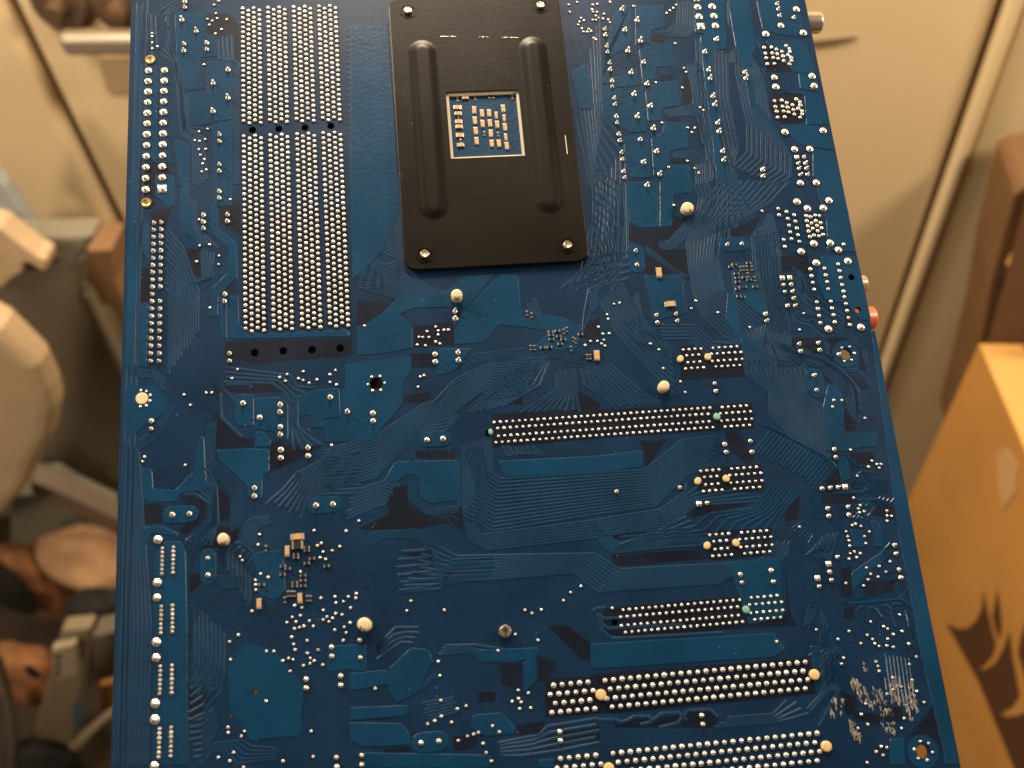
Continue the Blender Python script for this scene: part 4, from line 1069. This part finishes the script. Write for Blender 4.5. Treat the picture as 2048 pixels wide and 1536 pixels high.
# ---- clutter on the left
def lump(name, u, v, Y, ru, rv, m, label, cat, rot=0.0, seed=1, amp=.08, squash=.6):
    c = on_Y(u, v, Y); dist = np.linalg.norm(c - CAM) * math.cos(math.radians(15))
    sx = ru * dist / F_PX; sz = rv * dist / F_PX
    me = bpy.data.meshes.new(name); bm = bmesh.new(); bmesh.ops.create_icosphere(bm, subdivisions=4, radius=1.0)
    rnd = random.Random(seed); K = [(Vector((rnd.gauss(0, 1), rnd.gauss(0, 1), rnd.gauss(0, 1))) * rnd.uniform(1.5, 5), rnd.uniform(0, 6)) for _ in range(14)]
    for vt in bm.verts:
        d = sum(math.sin(vt.co.dot(k) + ph) for k, ph in K) / 14 * 2.6
        vt.co = vt.co * (1 + amp * d)
    ca, sa = math.cos(rot), math.sin(rot)
    for vt in bm.verts:
        x, y, z = vt.co; x, z = x * sx, z * sz; vt.co = (x * ca - z * sa, y * sx * squash, x * sa + z * ca)
    bm.to_mesh(me); bm.free()
    o = link(name, me, m, None, True); o.location = tuple(c); tag(o, label, cat); return o
# grey bin with a lid rim
bn = empty('storage_bin', 'tall grey plastic bin with a flat lid beside the door handle', 'bin', (on_Y(120, 700, .82)[0], .82, 0))
def bi(o):
    o.parent = bn; o.matrix_parent_inverse = Matrix.Translation(bn.location).inverted(); return o
bi(slab_px('bin_body', [(-60, 520), (165, 520), (158, 585), (255, 760), (262, 1000), (150, 1500), (-200, 1500)], 0.82, .03, BG['bin'], bevel=.008))
bi(slab_px('bin_lid', [(-60, 462), (60, 474), (186, 470), (182, 486), (160, 520), (-60, 525)], .805, .035, BG['bin2'], bevel=.006))
bi(slab_px('bin_edge', [(160, 590), (176, 590), (262, 770), (255, 790)], .812, .02, BG['bin'], bevel=.004))
tag(slab_px('wall_bracket', [(168, 500), (222, 498), (232, 560), (250, 600), (250, 625), (215, 612), (158, 605), (160, 580)], .90, .055, BG['tan'], bevel=.004), 'tan wooden block fixed to the door beside the grey bin', 'block')
tag(slab_px('blue_folder', [(-40, 320), (10, 372), (66, 452), (60, 470), (-40, 470)], .84, .02, BG['blue'], bevel=.006), 'pale blue grey folder leaning behind the crumpled paper', 'folder')
tag(slab_px('crumpled_paper', [(-60, 440), (0, 456), (40, 488), (70, 510), (92, 521), (95, 540), (84, 543), (60, 528), (48, 526), (44, 546), (20, 560), (6, 576), (-60, 582)], .77, .03, BG['bag'], bevel=.007), 'crumpled cream paper lying on the grey bin', 'paper')
tag(slab_px('paper_bag', [(-130, 600), (0, 668), (40, 706), (75, 740), (98, 790), (108, 826), (100, 880), (72, 930), (48, 985), (0, 1040), (-130, 1100)], .64, .045, BG['bag'], bevel=.018), 'bulging cream paper bag in front of the grey bin', 'bag')
tag(slab_px('timber_bar', [(60, 962), (120, 985), (262, 1052), (262, 1072), (190, 1048), (60, 985)], .70, .03, BG['grey'], bevel=.004), 'dark timber bar leaning under the grey bin', 'bar')
tag(slab_px('grey_carton', [(20, 990), (90, 985), (130, 1010), (215, 1050), (215, 1130), (20, 1130)], .74, .06, BG['bin2'], bevel=.006), 'pale grey carton behind the tan cloth', 'carton')
lump('brown_cloth', 80, 1165, .64, 62, 130, BG['cloth'], 'orange brown cloth hanging below the timber bar', 'cloth', .1, 12, .20)
lump('tan_cloth', 185, 1120, .66, 95, 62, BG['cloth2'], 'tan cloth crumpled against the board edge', 'cloth', -.45, 15, .16)
lump('orange_cloth', 50, 1350, .50, 72, 105, BG['cloth'], 'brown cloth on the floor beside the grey cable', 'cloth', -.2, 18, .18)
lump('black_pouch', 190, 1212, .58, 58, 34, BG['black'], 'black fabric pouch above the white plastic strip', 'pouch', .15, 21, .12)
lump('black_shoe', 2, 1170, .60, 40, 105, BG['black'], 'black shoe standing beside the hanging brown cloth', 'shoe', .1, 23, .08)
lump('dark_sack', 95, 1520, .44, 60, 75, BG['black'], 'black sack lying on the floor under the brown cloths', 'sack', -.3, 25, .10)
lump('black_sock', 68, 1350, .485, 12, 42, BG['black'], 'small black sock tucked into the brown cloth', 'sock', -.2, 27, .12)
wp = empty('plastic_strip', 'off white plastic strip with plug sockets and a blue label', 'power strip', tuple(on_Y(150, 1530, .455)))
def ws(o):
    o.parent = wp; o.matrix_parent_inverse = Matrix.Translation(wp.location).inverted(); return o
ws(slab_px('strip_body', [(122, 1262), (182, 1256), (186, 1560), (114, 1560)], .455, .02, BG['white'], bevel=.004))
ws(slab_px('socket_block', [(102, 1300), (150, 1288), (158, 1350), (112, 1362)], .445, .012, BG['white2'], bevel=.003))
ws(slab_px('blue_label', [(144, 1408), (164, 1405), (166, 1455), (148, 1460)], .4535, .0012, BG['label'], bevel=0))
for k in range(3): ws(slab_px('pin_slot', [(110, 1312 + k * 16), (120, 1310 + k * 16), (120, 1318 + k * 16), (110, 1320 + k * 16)], .4440, .0008, BG['black'], bevel=0))
tag(slab_px('olive_tin', [(184, 1272), (238, 1262), (238, 1372), (190, 1366)], .52, .03, BG['bin'], bevel=.004), 'olive grey tin beside the white plastic strip', 'tin')
tag(slab_px('amber_card', [(198, 1372), (232, 1364), (228, 1430), (200, 1440)], .49, .01, BG['carton'], bevel=.002), 'small orange card standing behind the white plastic strip', 'card')
tag(slab_px('cream_pole', [(206, 1440), (226, 1430), (220, 1600), (196, 1600)], .45, .015, BG['white2'], bevel=.003), 'narrow cream strip standing against the board edge', 'strip')
def tube(name, P, r, m, n=10):
    P = [Vector(p) for p in P]; V = []; Fc = []
    Q = []
    for i in range(len(P) - 1):
        a, b, c, d = P[max(0, i - 1)], P[i], P[i + 1], P[min(len(P) - 1, i + 2)]
        for k in range(6):
            t = k / 6; Q.append(.5 * (2 * b + (c - a) * t + (2 * a - 5 * b + 4 * c - d) * t * t + (3 * b - a - 3 * c + d) * t ** 3))
    Q.append(P[-1])
    for i, q in enumerate(Q):
        d = (Q[min(i + 1, len(Q) - 1)] - Q[max(i - 1, 0)]).normalized(); s = d.cross(Vector((0, 1, 0))).normalized(); u = s.cross(d)
        V += [q + (s * math.cos(2 * math.pi * k / n) + u * math.sin(2 * math.pi * k / n)) * r for k in range(n)]
    for i in range(len(Q) - 1):
        for k in range(n): Fc.append((i * n + k, i * n + (k + 1) % n, (i + 1) * n + (k + 1) % n, (i + 1) * n + k))
    return mesh(name, V, Fc, m, None, True)
tag(tube('grey_cable', [on_Y(-5, 1320, .45), on_Y(18, 1400, .445), on_Y(28, 1480, .44), on_Y(28, 1560, .435)], .006, BG['cable']), 'grey cable curving over the brown cloth on the floor', 'cable')
